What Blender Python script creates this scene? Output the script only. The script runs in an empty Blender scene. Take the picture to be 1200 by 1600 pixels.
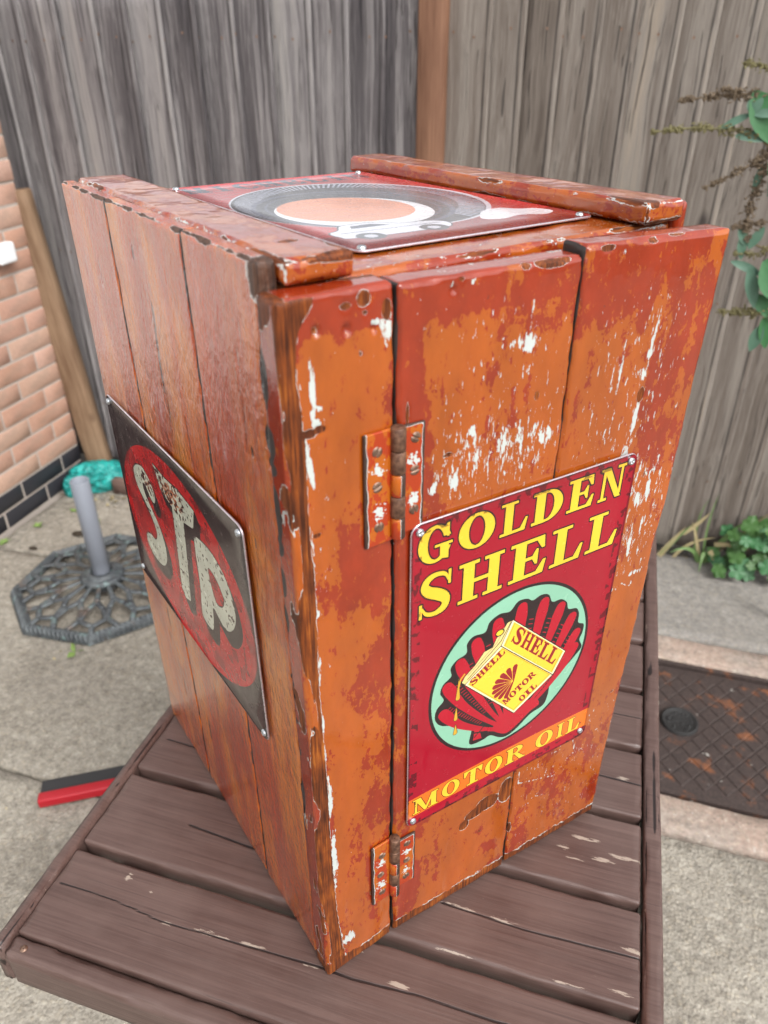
import bpy, bmesh, math, random
import numpy as np
from mathutils import Vector, Matrix

random.seed(7)
rng = np.random.default_rng(11)
SC = bpy.context.scene
COL = SC.collection
R = math.radians

# ------------------------------------------------------------------ camera, world, sun, exposure
TT = 0.70                                   # height of the table top above the ground
cd = bpy.data.cameras.new('camera')
cam = bpy.data.objects.new('camera', cd); COL.objects.link(cam)
cam.location = (0.1493, -0.3182, 1.3961)
cam.rotation_euler = (R(90 - 31.36), R(0.1), R(17.03))
cd.sensor_fit = 'VERTICAL'; cd.sensor_height = 36; cd.sensor_width = 27
cd.lens = 25.99
cd.clip_start = 0.01; cd.clip_end = 300
cd.dof.use_dof = True; cd.dof.focus_distance = 0.62; cd.dof.aperture_fstop = 7.5
SC.camera = cam

w = bpy.data.worlds.new('World'); SC.world = w; w.use_nodes = True
SUN_EL, SUN_AZ = 48, 128
wn = w.node_tree.nodes; wl = w.node_tree.links; wn.clear()
sky = wn.new('ShaderNodeTexSky'); sky.sky_type = 'NISHITA'; sky.sun_disc = False
sky.sun_elevation = R(SUN_EL); sky.sun_rotation = R(SUN_AZ)
sky.air_density = 1.0; sky.dust_density = 4.0; sky.ozone_density = 1.0
hs = wn.new('ShaderNodeHueSaturation'); hs.inputs['Saturation'].default_value = 0.12
bg = wn.new('ShaderNodeBackground'); bg.inputs['Strength'].default_value = 0.15
wo = wn.new('ShaderNodeOutputWorld')
wl.new(sky.outputs[0], hs.inputs['Color']); wl.new(hs.outputs[0], bg.inputs[0]); wl.new(bg.outputs[0], wo.inputs[0])
sd = bpy.data.lights.new('sun', 'SUN'); sd.energy = 1.0; sd.angle = R(24); sd.color = (1, .97, .93)
so = bpy.data.objects.new('sun', sd); COL.objects.link(so)
az = R(SUN_AZ); el = R(SUN_EL)
sdir = Vector((math.sin(az) * math.cos(el), math.cos(az) * math.cos(el), math.sin(el)))
so.rotation_euler = (-sdir).to_track_quat('-Z', 'Y').to_euler()
so.location = (0, 0, 5)
SC.view_settings.view_transform = 'Standard'; SC.view_settings.look = 'None'
SC.view_settings.gamma = 1; SC.view_settings.use_curve_mapping = False
SC.view_settings.exposure = 0.80
SC.cycles.max_bounces = 8; SC.cycles.diffuse_bounces = 3; SC.cycles.glossy_bounces = 3
SC.cycles.caustics_reflective = False; SC.cycles.caustics_refractive = False

# ------------------------------------------------------------------ numpy noise
def _hash(ix, iy, iz, s):
    h = (ix * 374761393 + iy * 668265263 + iz * 2147483647 + s * 974711) & 0xFFFFFFFF
    h = ((h ^ (h >> 13)) * 1274126177) & 0xFFFFFFFF
    h = (h ^ (h >> 16)) & 0xFFFFFF
    return h / float(0xFFFFFF)
def vnoise(P, s=0):
    P = np.asarray(P, float); i = np.floor(P).astype(np.int64); f = P - i; f = f * f * (3 - 2 * f)
    out = 0
    for dx in (0, 1):
        for dy in (0, 1):
            for dz in (0, 1):
                wgt = (f[:, 0] if dx else 1 - f[:, 0]) * (f[:, 1] if dy else 1 - f[:, 1]) * (f[:, 2] if dz else 1 - f[:, 2])
                out = out + wgt * _hash(i[:, 0] + dx, i[:, 1] + dy, i[:, 2] + dz, s)
    return out
def fbm(P, s=0, o=4):
    t = 0; a = .5
    for k in range(o):
        t = t + a * vnoise(np.asarray(P) * 2 ** k + 17.3 * k, s + k); a *= .5
    return t / (1 - .5 ** o)

# ------------------------------------------------------------------ object helpers
def link(o, parent=None):
    COL.objects.link(o)
    if parent is not None: o.parent = parent
    return o
def mesh_obj(name, verts, faces, mats, parent=None, smooth=False, matidx=None, attrs=None):
    me = bpy.data.meshes.new(name)
    if isinstance(faces, np.ndarray):
        me.vertices.add(len(verts)); me.vertices.foreach_set('co', np.asarray(verts, np.float32).ravel())
        n, k = faces.shape
        me.loops.add(n * k); me.loops.foreach_set('vertex_index', faces.astype(np.int32).ravel())
        me.polygons.add(n); me.polygons.foreach_set('loop_start', np.arange(0, n * k, k, dtype=np.int32))
        me.update(calc_edges=True); me.validate()
    else:
        me.from_pydata([tuple(v) for v in verts], [], faces)
    for m in (mats if isinstance(mats, (list, tuple)) else [mats]): me.materials.append(m)
    if matidx is not None: me.polygons.foreach_set('material_index', np.asarray(matidx, np.int32))
    me.polygons.foreach_set('use_smooth', np.full(len(me.polygons), smooth))
    if attrs:
        for k, v in attrs.items():
            a = me.attributes.new(k, 'FLOAT', 'POINT'); a.data.foreach_set('value', np.asarray(v, np.float32))
    me.update()
    return link(bpy.data.objects.new(name, me), parent)
def empty(name, loc, rz=0, parent=None):
    o = bpy.data.objects.new(name, None); o.empty_display_size = .05
    o.location = loc; o.rotation_euler = (0, 0, rz)
    return link(o, parent)
def tag(o, label=None, cat=None, group=None, kind=None):
    if label: o['label'] = label
    if cat: o['category'] = cat
    if group: o['group'] = group
    if kind: o['kind'] = kind
    return o
def axis_nodes(lo, hi, r, step):
    if hi - lo <= 2.2 * r: return np.linspace(lo, hi, 5)
    n = max(1, int(round((hi - lo - 2 * r) / step)))
    mid = np.linspace(lo + r, hi - r, n + 1)
    return np.concatenate([[lo, lo + .3 * r, lo + .65 * r], mid, [hi - .65 * r, hi - .3 * r, hi]])
def rbox(name, lo, hi, r, step, mats, parent=None, disp=None, attrs=None, wob=0.0, seed=0, rvar=0.0, post=None, smooth=True):
    """rounded box with a fine lattice on its surface; disp(P,N)->offset along the normal, attrs(P)->dict of per-vertex masks"""
    lo = np.array(lo, float); hi = np.array(hi, float)
    st = step if isinstance(step, (tuple, list)) else (step,) * 3
    A = [axis_nodes(lo[i], hi[i], r, st[i]) for i in range(3)]
    n = [len(a) for a in A]
    quads = []
    for ax in range(3):
        b, c = (ax + 1) % 3, (ax + 2) % 3
        for side in (0, 1):
            B, C = np.meshgrid(np.arange(n[b] - 1), np.arange(n[c] - 1), indexing='ij')
            B = B.ravel(); C = C.ravel()
            idx = []
            for db, dc in ((0, 0), (1, 0), (1, 1), (0, 1)):
                v = [None] * 3
                v[ax] = np.full(len(B), 0 if side == 0 else n[ax] - 1); v[b] = B + db; v[c] = C + dc
                idx.append((v[0] * n[1] + v[1]) * n[2] + v[2])
            if side == 0: idx = idx[::-1]
            quads.append(np.stack(idx, 1))
    Q = np.concatenate(quads)
    u, inv = np.unique(Q, return_inverse=True)
    Q = inv.reshape(Q.shape)
    k = u % n[2]; j = (u // n[2]) % n[1]; i = u // (n[1] * n[2])
    P = np.stack([A[0][i], A[1][j], A[2][k]], 1)
    rr = r
    core = np.clip(P, lo + rr, hi - rr); d = P - core; L = np.linalg.norm(d, axis=1, keepdims=True)
    N = d / np.maximum(L, 1e-9)
    P0 = core + N * rr
    if rvar > 0:      # uneven arrises: worn, crushed edges
        edge = (np.sum(np.abs(d) > rr * .2, axis=1) >= 2)
        e = fbm(P0 * 60, seed + 5, 3)
        P0 = P0 - N * (edge * np.clip(e - .35, 0, 1) * rvar)[:, None]
    if disp is not None: P0 = P0 + N * disp(P0, N)[:, None]
    at = attrs(P0) if attrs is not None else None
    if wob > 0:
        for a in range(3): P0[:, a] += (fbm(P0 * np.array([7, 7, 7]) + 31 * a, seed, 2) - .5) * 2 * wob
    if post is not None: P0 = post(P0)
    return mesh_obj(name, P0, Q, mats, parent, smooth, attrs=at)
def tube_path(pts, rad, seg=8, flat=1.0):
    """list of points -> verts, faces of a tube; rad float or list"""
    pts = [Vector(p) for p in pts]; n = len(pts)
    rad = [rad] * n if not hasattr(rad, '__len__') else rad
    V = []; F = []
    up0 = Vector((0, 0, 1))
    for i, p in enumerate(pts):
        t = (pts[min(i + 1, n - 1)] - pts[max(i - 1, 0)]).normalized()
        a = t.cross(up0)
        if a.length < .05: a = t.cross(Vector((0, 1, 0)))
        a.normalize(); b = a.cross(t).normalized()
        for s in range(seg):
            th = 2 * math.pi * s / seg
            V.append(p + a * math.cos(th) * rad[i] + b * math.sin(th) * rad[i] * flat)
    for i in range(n - 1):
        for s in range(seg):
            s2 = (s + 1) % seg
            F.append((i * seg + s, i * seg + s2, (i + 1) * seg + s2, (i + 1) * seg + s))
    F.append(tuple(range(seg))[::-1]); F.append(tuple((n - 1) * seg + s for s in range(seg)))
    return V, F
class MB:
    def __init__(s): s.V = []; s.F = []; s.M = []
    def add(s, V, F, m=0):
        o = len(s.V); s.V += [tuple(v) for v in V]; s.F += [tuple(i + o for i in f) for f in F]; s.M += [m] * len(F)
    def tube(s, pts, rad, seg=8, flat=1.0, m=0): s.add(*tube_path(pts, rad, seg, flat), m)
    def box(s, lo, hi, m=0):
        x0, y0, z0 = lo; x1, y1, z1 = hi
        s.add([(x0,y0,z0),(x1,y0,z0),(x1,y1,z0),(x0,y1,z0),(x0,y0,z1),(x1,y0,z1),(x1,y1,z1),(x0,y1,z1)],
              [(0,3,2,1),(4,5,6,7),(0,1,5,4),(1,2,6,5),(2,3,7,6),(3,0,4,7)], m)
    def lathe(s, prof, seg=32, c=(0, 0, 0), m=0):
        V = []; F = []
        for (r_, z) in prof:
            for k in range(seg):
                a = 2 * math.pi * k / seg; V.append((c[0] + r_ * math.cos(a), c[1] + r_ * math.sin(a), c[2] + z))
        for i in range(len(prof) - 1):
            for k in range(seg):
                k2 = (k + 1) % seg; F.append((i * seg + k, i * seg + k2, (i + 1) * seg + k2, (i + 1) * seg + k))
        s.add(V, F, m)
    def build(s, name, mats, parent=None, smooth=False): return mesh_obj(name, s.V, s.F, mats, parent, smooth, matidx=s.M)

# ------------------------------------------------------------------ node helper
class NT:
    def __init__(s, name):
        s.m = bpy.data.materials.new(name); s.m.use_nodes = True
        s.t = s.m.node_tree; s.n = s.t.nodes; s.l = s.t.links
        s.p = s.n['Principled BSDF']; s.out = s.n['Material Output']
    def _in(s, sock, v):
        if v is None: return
        if hasattr(v, 'is_output') or isinstance(v, bpy.types.NodeSocket): s.l.new(v, sock)
        else:
            if hasattr(sock.default_value, '__len__') and not hasattr(v, '__len__'): v = (v,) * len(sock.default_value)
            if hasattr(sock.default_value, '__len__') and len(sock.default_value) == 4 and len(v) == 3: v = (*v, 1)
            sock.default_value = v
    def obj(s): return s.n.new('ShaderNodeTexCoord').outputs['Object']
    def gen(s): return s.n.new('ShaderNodeTexCoord').outputs['Generated']
    def wpos(s): return s.n.new('ShaderNodeNewGeometry').outputs['Position']
    def uv(s): return s.n.new('ShaderNodeTexCoord').outputs['UV']
    def rnd(s): return s.n.new('ShaderNodeObjectInfo').outputs['Random']
    def attr(s, name):
        a = s.n.new('ShaderNodeAttribute'); a.attribute_name = name; return a.outputs['Fac']
    def sc(s, v, k, off=None):
        m = s.n.new('ShaderNodeMapping'); s._in(m.inputs['Vector'], v); s._in(m.inputs['Scale'], k)
        if off is not None: s._in(m.inputs['Location'], off)
        return m.outputs[0]
    def noise(s, v, scale=1, detail=4, rough=.5, dist=0, col=False):
        n = s.n.new('ShaderNodeTexNoise'); s._in(n.inputs['Vector'], v)
        n.inputs['Scale'].default_value = scale; n.inputs['Detail'].default_value = detail
        n.inputs['Roughness'].default_value = rough; n.inputs['Distortion'].default_value = dist
        return n.outputs['Color' if col else 'Fac']
    def vor(s, v, scale, feature='F1', out='Distance', rand=1):
        n = s.n.new('ShaderNodeTexVoronoi'); n.feature = feature; s._in(n.inputs['Vector'], v)
        n.inputs['Scale'].default_value = scale; n.inputs['Randomness'].default_value = rand
        return n.outputs[out]
    def wave(s, v, scale, dist, detail=2, dscale=1, dirn='X'):
        n = s.n.new('ShaderNodeTexWave'); n.bands_direction = dirn; s._in(n.inputs['Vector'], v)
        n.inputs['Scale'].default_value = scale; n.inputs['Distortion'].default_value = dist
        n.inputs['Detail'].default_value = detail; n.inputs['Detail Scale'].default_value = dscale
        return n.outputs['Fac']
    def math(s, op, a, b=None, c=None, clamp=False):
        n = s.n.new('ShaderNodeMath'); n.operation = op; n.use_clamp = clamp
        s._in(n.inputs[0], a)
        if b is not None: s._in(n.inputs[1], b)
        if c is not None: s._in(n.inputs[2], c)
        return n.outputs[0]
    def add(s, a, b): return s.math('ADD', a, b)
    def mul(s, a, b): return s.math('MULTIPLY', a, b)
    def vadd(s, a, b):
        n = s.n.new('ShaderNodeVectorMath'); n.operation = 'ADD'; s._in(n.inputs[0], a); s._in(n.inputs[1], b); return n.outputs[0]
    def vscale(s, a, k):
        n = s.n.new('ShaderNodeVectorMath'); n.operation = 'SCALE'; s._in(n.inputs[0], a); s._in(n.inputs['Scale'], k); return n.outputs[0]
    def ramp(s, f, lo, hi, a=0., b=1.):
        n = s.n.new('ShaderNodeMapRange'); n.clamp = True
        s._in(n.inputs[0], f)
        for i, v in enumerate((lo, hi, a, b)): s._in(n.inputs[i + 1], v)
        return n.outputs[0]
    def cramp(s, f, stops):
        n = s.n.new('ShaderNodeValToRGB'); s._in(n.inputs[0], f); e = n.color_ramp.elements
        while len(e) < len(stops): e.new(.5)
        for x, (p, c) in zip(e, stops): x.position = p; x.color = (*c, 1)
        return n.outputs[0]
    def mix(s, f, a, b):
        n = s.n.new('ShaderNodeMix'); n.data_type = 'RGBA'
        s._in(n.inputs['Factor'], f); s._in(n.inputs['A'] if 0 else n.inputs[6], a); s._in(n.inputs[7], b); return n.outputs[2]
    def fmix(s, f, a, b):
        n = s.n.new('ShaderNodeMix'); n.data_type = 'FLOAT'; s._in(n.inputs[0], f); s._in(n.inputs[2], a); s._in(n.inputs[3], b); return n.outputs[0]
    def bright(s, c, k):
        n = s.n.new('ShaderNodeHueSaturation'); s._in(n.inputs['Color'], c); s._in(n.inputs['Value'], k); return n.outputs[0]
    def bump(s, h, dist, strength=1, normal=None):
        n = s.n.new('ShaderNodeBump'); s._in(n.inputs['Height'], h); n.inputs['Distance'].default_value = dist
        n.inputs['Strength'].default_value = strength
        if normal is not None: s.l.new(normal, n.inputs['Normal'])
        return n.outputs[0]
    def set(s, base=None, rough=None, metal=None, normal=None, coat=None, spec=None):
        for k, v in (('Base Color', base), ('Roughness', rough), ('Metallic', metal), ('Normal', normal), ('Coat Weight', coat), ('Specular IOR Level', spec)):
            if v is not None: s._in(s.p.inputs[k], v)
        return s.m

RED = (.35, .038, .009); RED2 = (.22, .022, .007); ORG = (.41, .098, .009); WHT = (.52, .56, .54)
BARE = (.115, .040, .018); DARK = (.018, .010, .008)

def paint_mat(name, org_bias=0.0, white_fine=0.0, grain=(1, 1, 1), wood_mix=0.0, peel=1.0):
    """layers of old gloss paint: red oxide over orange over white primer over bare wood"""
    t = NT(name); P = t.obj()
    Pd = t.vadd(P, t.vscale(t.noise(P, 60, 3, .6, col=True), .012))
    gx, gy, gz = grain
    big = t.noise(t.sc(Pd, (50 * gx, 50 * gy, 50 * gz)), 1, 10, .70)
    f = t.add(big, t.attr('orange'))
    f = t.add(f, org_bias)
    mo = t.ramp(f, .494, .512)
    redc = t.mix(t.noise(P, 40, 4, .6), RED, RED2)
    orgc = t.mix(t.noise(t.sc(P, (25, 25, 8)), 1, 5, .6), ORG, (.36, .070, .009))
    c = t.mix(mo, redc, orgc)
    # small orange flecks inside the red and red flecks in the orange
    fl = t.ramp(t.noise(t.sc(P, (170 * gx, 170 * gy, 170 * gz)), 1, 6, .7), .61, .625)
    c = t.mix(fl, c, t.mix(mo, orgc, redc))
    c = t.bright(c, t.ramp(t.noise(t.sc(P, (22, 22, 9)), 1, 6, .7), .32, .66, .74, 1.06))
    # fine scratched primer
    wf = t.add(t.noise(t.sc(P, (420 * gx, 420 * gy, 420 * gz * .55)), 1, 6, .7), t.mul(t.attr('scratch'), .17))
    wf = t.ramp(wf, .70, .715)
    c = t.mix(t.math('MULTIPLY', wf, 1.0, clamp=True), c, WHT)
    nw = t.noise(t.sc(P, (260 * gx, 260 * gy, 260 * gz * .6)), 1, 8, .68)
    wm = t.ramp(t.add(t.attr('white'), t.mul(t.add(nw, -.5), 3.0)), .60, .64)
    c = t.mix(wm, c, WHT)
    # bare wood with a primer rim
    nb = t.noise(P, 190, 6, .6)
    fb = t.add(t.attr('bare'), t.mul(t.add(nb, -.5), .55))
    rim = t.ramp(fb, .44, .46); bare = t.ramp(fb, .50, .515)
    c = t.mix(t.mul(rim, t.ramp(t.noise(P, 90, 3), .42, .5)), c, WHT)
    wg = t.noise(t.sc(P, (700, 700, 30) if gz < .9 else (30, 700, 700) if gx < .9 else (700, 30, 700)), 1, 5, .6)
    barec = t.cramp(t.add(t.mul(wg, .7), t.mul(t.noise(P, 30, 3), .4)), [(.34, (.018, .007, .005)), (.48, (.085, .024, .010)), (.60, (.20, .050, .012)), (.74, (.40, .13, .022))])
    c = t.mix(bare, c, barec)
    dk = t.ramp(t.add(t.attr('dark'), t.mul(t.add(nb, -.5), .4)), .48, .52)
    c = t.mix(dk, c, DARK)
    # tiny pits
    pit = t.ramp(t.noise(P, 210, 3, .5), .745, .76)
    c = t.mix(t.mul(pit, .8), c, (.06, .025, .015))
    # relief
    paint_h = t.mul(t.add(t.mul(big, 0.0), t.math('SUBTRACT', 1, bare)), 1.0)
    h = t.add(t.mul(paint_h, .32), t.add(t.mul(mo, -.05), t.mul(wm, -.10)))
    h = t.add(h, t.mul(t.noise(P, 330, 3, .5), .10 * peel))
    h = t.add(h, t.mul(t.noise(P, 75, 3, .5), .50 * peel))
    h = t.add(h, t.mul(t.noise(t.sc(P, (300 * gx, 300 * gy, 300 * gz * .35)), 1, 3, .5), .12))
    h = t.add(h, t.mul(t.mul(bare, wg), .5))
    h = t.add(h, t.mul(pit, -.3)); h = t.add(h, t.mul(wf, -.06))
    nrm = t.bump(h, .0011, .8)
    rough = t.fmix(bare, t.add(.10, t.mul(t.noise(P, 50, 4), .16)), .42)
    rough = t.fmix(dk, rough, .8)
    return t.set(c, rough, 0, nrm, spec=t.fmix(bare, .6, .2), coat=t.fmix(bare, .4, 0))
M = {}
M['paint'] = paint_mat('layered_paint', 0.0, grain=(1, 1, .45))
M['paint_top'] = paint_mat('layered_paint_top', -.03, grain=(1, .5, 1))
M['paint_deck'] = paint_mat('layered_paint_deck', .02, grain=(.5, 1, 1))

def stain_mat():
    """thin glossy orange-brown coat on the side boards with vertical grain"""
    t = NT('glossy_side_coat'); P = t.obj()
    sep = t.n.new('ShaderNodeSeparateXYZ'); t.l.new(P, sep.inputs[0])
    st = t.noise(t.sc(P, (26, 26, 1.6)), 1, 3, .5, .3)
    fine = t.noise(t.sc(P, (600, 600, 22)), 1, 5, .65)
    f = t.add(t.mul(st, .75), t.mul(fine, .25)); f = t.add(f, t.attr('orange'))
    c = t.cramp(f, [(.30, (.30, .028, .004)), (.44, (.46, .060, .006)), (.53, (.54, .125, .009)), (.68, (.58, .19, .016))])
    cloud = t.ramp(t.add(t.noise(t.sc(P, (22, 22, 9)), 1, 6, .65), t.mul(t.attr('orange'), -.9)), .45, .56)
    c = t.mix(t.mul(cloud, .72), c, (.33, .034, .009))
    spk = t.ramp(t.noise(t.sc(P, (260, 260, 200)), 1, 3, .5), .72, .76)
    c = t.mix(t.mul(spk, .5), c, (.10, .03, .02))
    nb = t.noise(t.sc(P, (230, 230, 130)), 1, 6, .6)
    fb = t.add(t.attr('bare'), t.mul(t.add(nb, -.5), .6))
    bare = t.ramp(fb, .50, .52); rim = t.ramp(fb, .42, .44)
    c = t.mix(t.mul(rim, .8), c, WHT)
    barec = t.cramp(fine, [(.35, (.02, .011, .009)), (.65, (.13, .06, .035))])
    c = t.mix(bare, c, barec)
    cr = t.add(t.attr('crack'), t.mul(t.add(t.noise(t.sc(P, (900, 900, 60)), 1, 4, .6), -.5), .9))
    crm = t.ramp(cr, .52, .6)
    c = t.mix(t.mul(crm, .85), c, (.07, .022, .012))
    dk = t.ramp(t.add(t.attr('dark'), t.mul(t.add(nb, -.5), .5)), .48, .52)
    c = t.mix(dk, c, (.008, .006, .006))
    h = t.add(t.mul(fine, .30), t.mul(t.noise(t.sc(P, (330, 330, 170)), 1, 4, .6), .62))
    h = t.add(h, t.mul(t.noise(t.sc(P, (120, 120, 45)), 1, 4, .65), 1.3))
    h = t.add(h, t.mul(bare, -.4)); h = t.add(h, t.mul(crm, -.4)); h = t.add(h, t.mul(dk, -.8))
    nrm = t.bump(h, .0019, .85)
    rough = t.fmix(bare, t.add(.10, t.mul(t.noise(P, 40, 3), .12)), .6)
    t.p.inputs['Coat IOR'].default_value = 1.85; t.p.inputs['Coat Roughness'].default_value = .035; t.l.new(nrm, t.p.inputs['Coat Normal'])
    return t.set(c, rough, 0, nrm, spec=.25, coat=t.fmix(bare, 1.0, .15))
M['side'] = stain_mat()

def metal_mat(name, c1, c2, rough=.35, metal=1.0, sc=300, bump=.0002):
    t = NT(name); P = t.obj(); n = t.noise(P, sc, 5, .6)
    return t.set(t.mix(t.ramp(n, .35, .65), c1, c2), t.ramp(n, .3, .7, rough, min(1, rough + .25)), metal, t.bump(n, bump, .7))
M['zinc'] = metal_mat('bright_zinc', (.75, .78, .82), (.5, .53, .56), .22)
M['old_screw'] = metal_mat('rusty_screw', (.16, .09, .06), (.30, .20, .15), .35, .7)
M['iron'] = metal_mat('old_iron', (.085, .040, .026), (.22, .115, .07), .4, .4)
M['plate_edge'] = metal_mat('folded_plate_edge', (.70, .66, .70), (.55, .45, .50), .2, .8)
def hinge_mat():
    t = NT('painted_hinge'); P = t.obj()
    mo = t.ramp(t.noise(t.sc(P, (120, 120, 60)), 1, 6, .6), .52, .53)
    c = t.mix(mo, RED, ORG)
    wm = t.ramp(t.add(t.attr('white'), t.mul(t.add(t.noise(P, 330, 6, .6), -.5), 2.0)), .5, .54)
    c = t.mix(wm, c, WHT)
    fb = t.add(t.attr('bare'), t.mul(t.add(t.noise(P, 240, 5, .6), -.5), .5))
    c = t.mix(t.ramp(fb, .36, .39), c, WHT); b = t.ramp(fb, .50, .52)
    c = t.mix(b, c, t.mix(t.noise(P, 500, 4), (.028, .018, .016), (.10, .055, .04)))
    h = t.add(t.mul(b, -.5), t.mul(t.noise(P, 260, 4), .4))
    return t.set(c, t.fmix(b, .2, .5), t.mul(b, .3), t.bump(h, .0008, .8))
M['hinge'] = hinge_mat()

def table_mat():
    t = NT('purple_brown_table_paint'); P = t.obj(); r_ = t.rnd()
    Po = t.vadd(P, t.vscale(t.n.new('ShaderNodeObjectInfo').outputs['Random'], 3.0) if 0 else P)
    grain = t.noise(t.sc(P, (9, 420, 420)), 1, 6, .62, .3)
    ring = t.noise(t.sc(P, (4, 90, 90)), 1, 4, .6, .8)
    c = t.mix(t.ramp(t.add(t.mul(grain, .5), t.mul(ring, .5)), .38, .62), (.064, .034, .028), (.115, .070, .060))
    c = t.mix(t.ramp(t.noise(P, 9, 5, .6), .35, .7, 0, .5), c, (.158, .106, .092))
    wn_ = t.add(t.attr('white'), t.mul(t.add(t.noise(t.sc(P, (60, 420, 420)), 1, 7, .7), -.5), 1.7))
    wm = t.ramp(wn_, .80, .86)
    c = t.mix(t.mul(wm, .8), c, (.40, .33, .27))
    sp = t.ramp(t.noise(t.sc(P, (90, 520, 520)), 1, 5, .7), .70, .74)
    ln_ = t.ramp(t.noise(t.sc(P, (3, 300, 300)), 1, 3, .6), .62, .68)
    c = t.mix(t.mul(ln_, .45), c, (.040, .023, .020))
    c = t.mix(t.mul(sp, .65), c, (.42, .35, .30))
    cr = t.ramp(t.attr('crack'), .45, .75)
    c = t.mix(cr, c, (.016, .009, .008))
    h = t.add(t.mul(grain, .5), t.add(t.mul(ring, .5), t.mul(cr, -1.0)))
    h = t.add(h, t.mul(t.noise(P, 130, 4), .25))
    return t.set(c, t.add(.30, t.mul(t.noise(P, 30, 4), .22)), 0, t.bump(h, .0008, .6), spec=.5)
M['table'] = table_mat()

def fence_mat(name, dark, mid, light, warm):
    t = NT(name); P = t.obj(); r_ = t.rnd()
    off = t.n.new('ShaderNodeCombineXYZ'); t.l.new(t.mul(r_, 40.0), off.inputs[0]); t.l.new(t.mul(r_, 23.0), off.inputs[2])
    Q = t.vadd(P, off.outputs[0])
    Qw = t.vadd(Q, t.vscale(t.noise(t.sc(Q, (5, 5, 1.6)), 1, 3, .6, col=True), .045))
    big = t.noise(t.sc(Qw, (26, 26, .8)), 1, 6, .66, .35)
    fine = t.noise(t.sc(Qw, (230, 230, 3)), 1, 6, .7)
    f = t.add(t.mul(big, .62), t.mul(fine, .46)); f = t.add(f, t.mul(t.add(r_, -.5), .16))
    c = t.cramp(f, [(.36, dark), (.50, mid), (.62, light), (.74, warm)])
    kn = t.vor(t.sc(Q, (7, 7, 2.2)), 1)
    km = t.ramp(kn, .05, .11, 1, 0)
    c = t.mix(t.mul(km, .8), c, (.035, .028, .026))
    ck = t.ramp(t.noise(t.sc(Qw, (160, 160, 2.2)), 1, 3, .5), .655, .69)
    c = t.mix(t.mul(ck, .7), c, (.03, .026, .025))
    eg = t.ramp(t.add(t.attr('edge'), t.mul(t.add(t.noise(t.sc(Q, (60, 60, 8)), 1, 4, .6), -.5), .8)), .45, .8)  # joint shade painted into the colour along the board edges
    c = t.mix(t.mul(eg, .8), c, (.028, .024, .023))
    h = t.add(t.mul(fine, .6), t.add(t.mul(big, .8), t.mul(ck, -1)))
    return t.set(c, .82, 0, t.bump(h, .006, .9), spec=.3)
M['fence_l'] = fence_mat('weathered_boards_dark', (.034, .030, .033), (.115, .103, .106), (.27, .252, .25), (.36, .335, .31))
M['fence_r'] = fence_mat('weathered_boards_pale', (.098, .078, .064), (.185, .155, .132), (.275, .244, .214), (.34, .285, .23))
def wood_mat(name, a, b, scale=(160, 160, 5), rough=.7):
    t = NT(name); P = t.obj()
    g = t.noise(t.sc(P, scale), 1, 6, .6, .4); k = t.noise(t.sc(P, (20, 20, 3)), 1, 4, .6)
    f = t.add(t.mul(g, .5), t.mul(k, .5))
    c = t.mix(t.ramp(f, .36, .64), a, b)
    km = t.ramp(t.vor(t.sc(P, (9, 9, 4.5)), 1), .05, .13, 1, 0)
    c = t.mix(t.mul(km, .7), c, (.07, .035, .02))
    return t.set(c, rough, 0, t.bump(g, .002, .6), spec=.3)
M['post'] = wood_mat('brown_post_wood', (.12, .055, .032), (.25, .13, .078))
M['lean'] = wood_mat('leaning_timber_wood', (.13, .072, .040), (.30, .20, .125))
M['edging'] = wood_mat('edging_wood', (.10, .06, .05), (.25, .17, .14), (5, 160, 160))

def brick_mat(name, stops, dark=False):
    t = NT(name); P = t.obj(); r_ = t.rnd()
    f = t.add(t.mul(r_, .72), t.mul(t.noise(P, 14, 4, .6), .28))
    c = t.cramp(f, stops)
    sp = t.noise(P, 160, 5, .65)
    c = t.bright(c, t.ramp(sp, .3, .7, .8, 1.15))
    sm = t.ramp(t.noise(t.sc(P, (12, 12, 20)), 1, 4, .6), .52, .66)
    c = t.mix(t.mul(sm, 0. if dark else .35), c, (.30, .22, .17))
    return t.set(c, .42 if dark else .85, 0, t.bump(t.add(t.mul(sp, .5), t.noise(P, 45, 3)), .0015, .6), spec=.4)
M['brick'] = brick_mat('buff_orange_brick', [(0, (.43, .235, .17)), (.3, (.48, .31, .23)), (.5, (.52, .33, .26)), (.7, (.44, .25, .175)), (1, (.50, .30, .24))])
M['brick_dark'] = brick_mat('blue_black_brick', [(0, (.022, .022, .027)), (1, (.034, .034, .041))], True)
t = NT('pale_mortar'); P = t.obj(); n_ = t.noise(P, 180, 5, .65)
M['mortar'] = t.set(t.mix(n_, (.36, .31, .27), (.50, .44, .39)), .9, 0, t.bump(n_, .002, .6))

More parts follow.
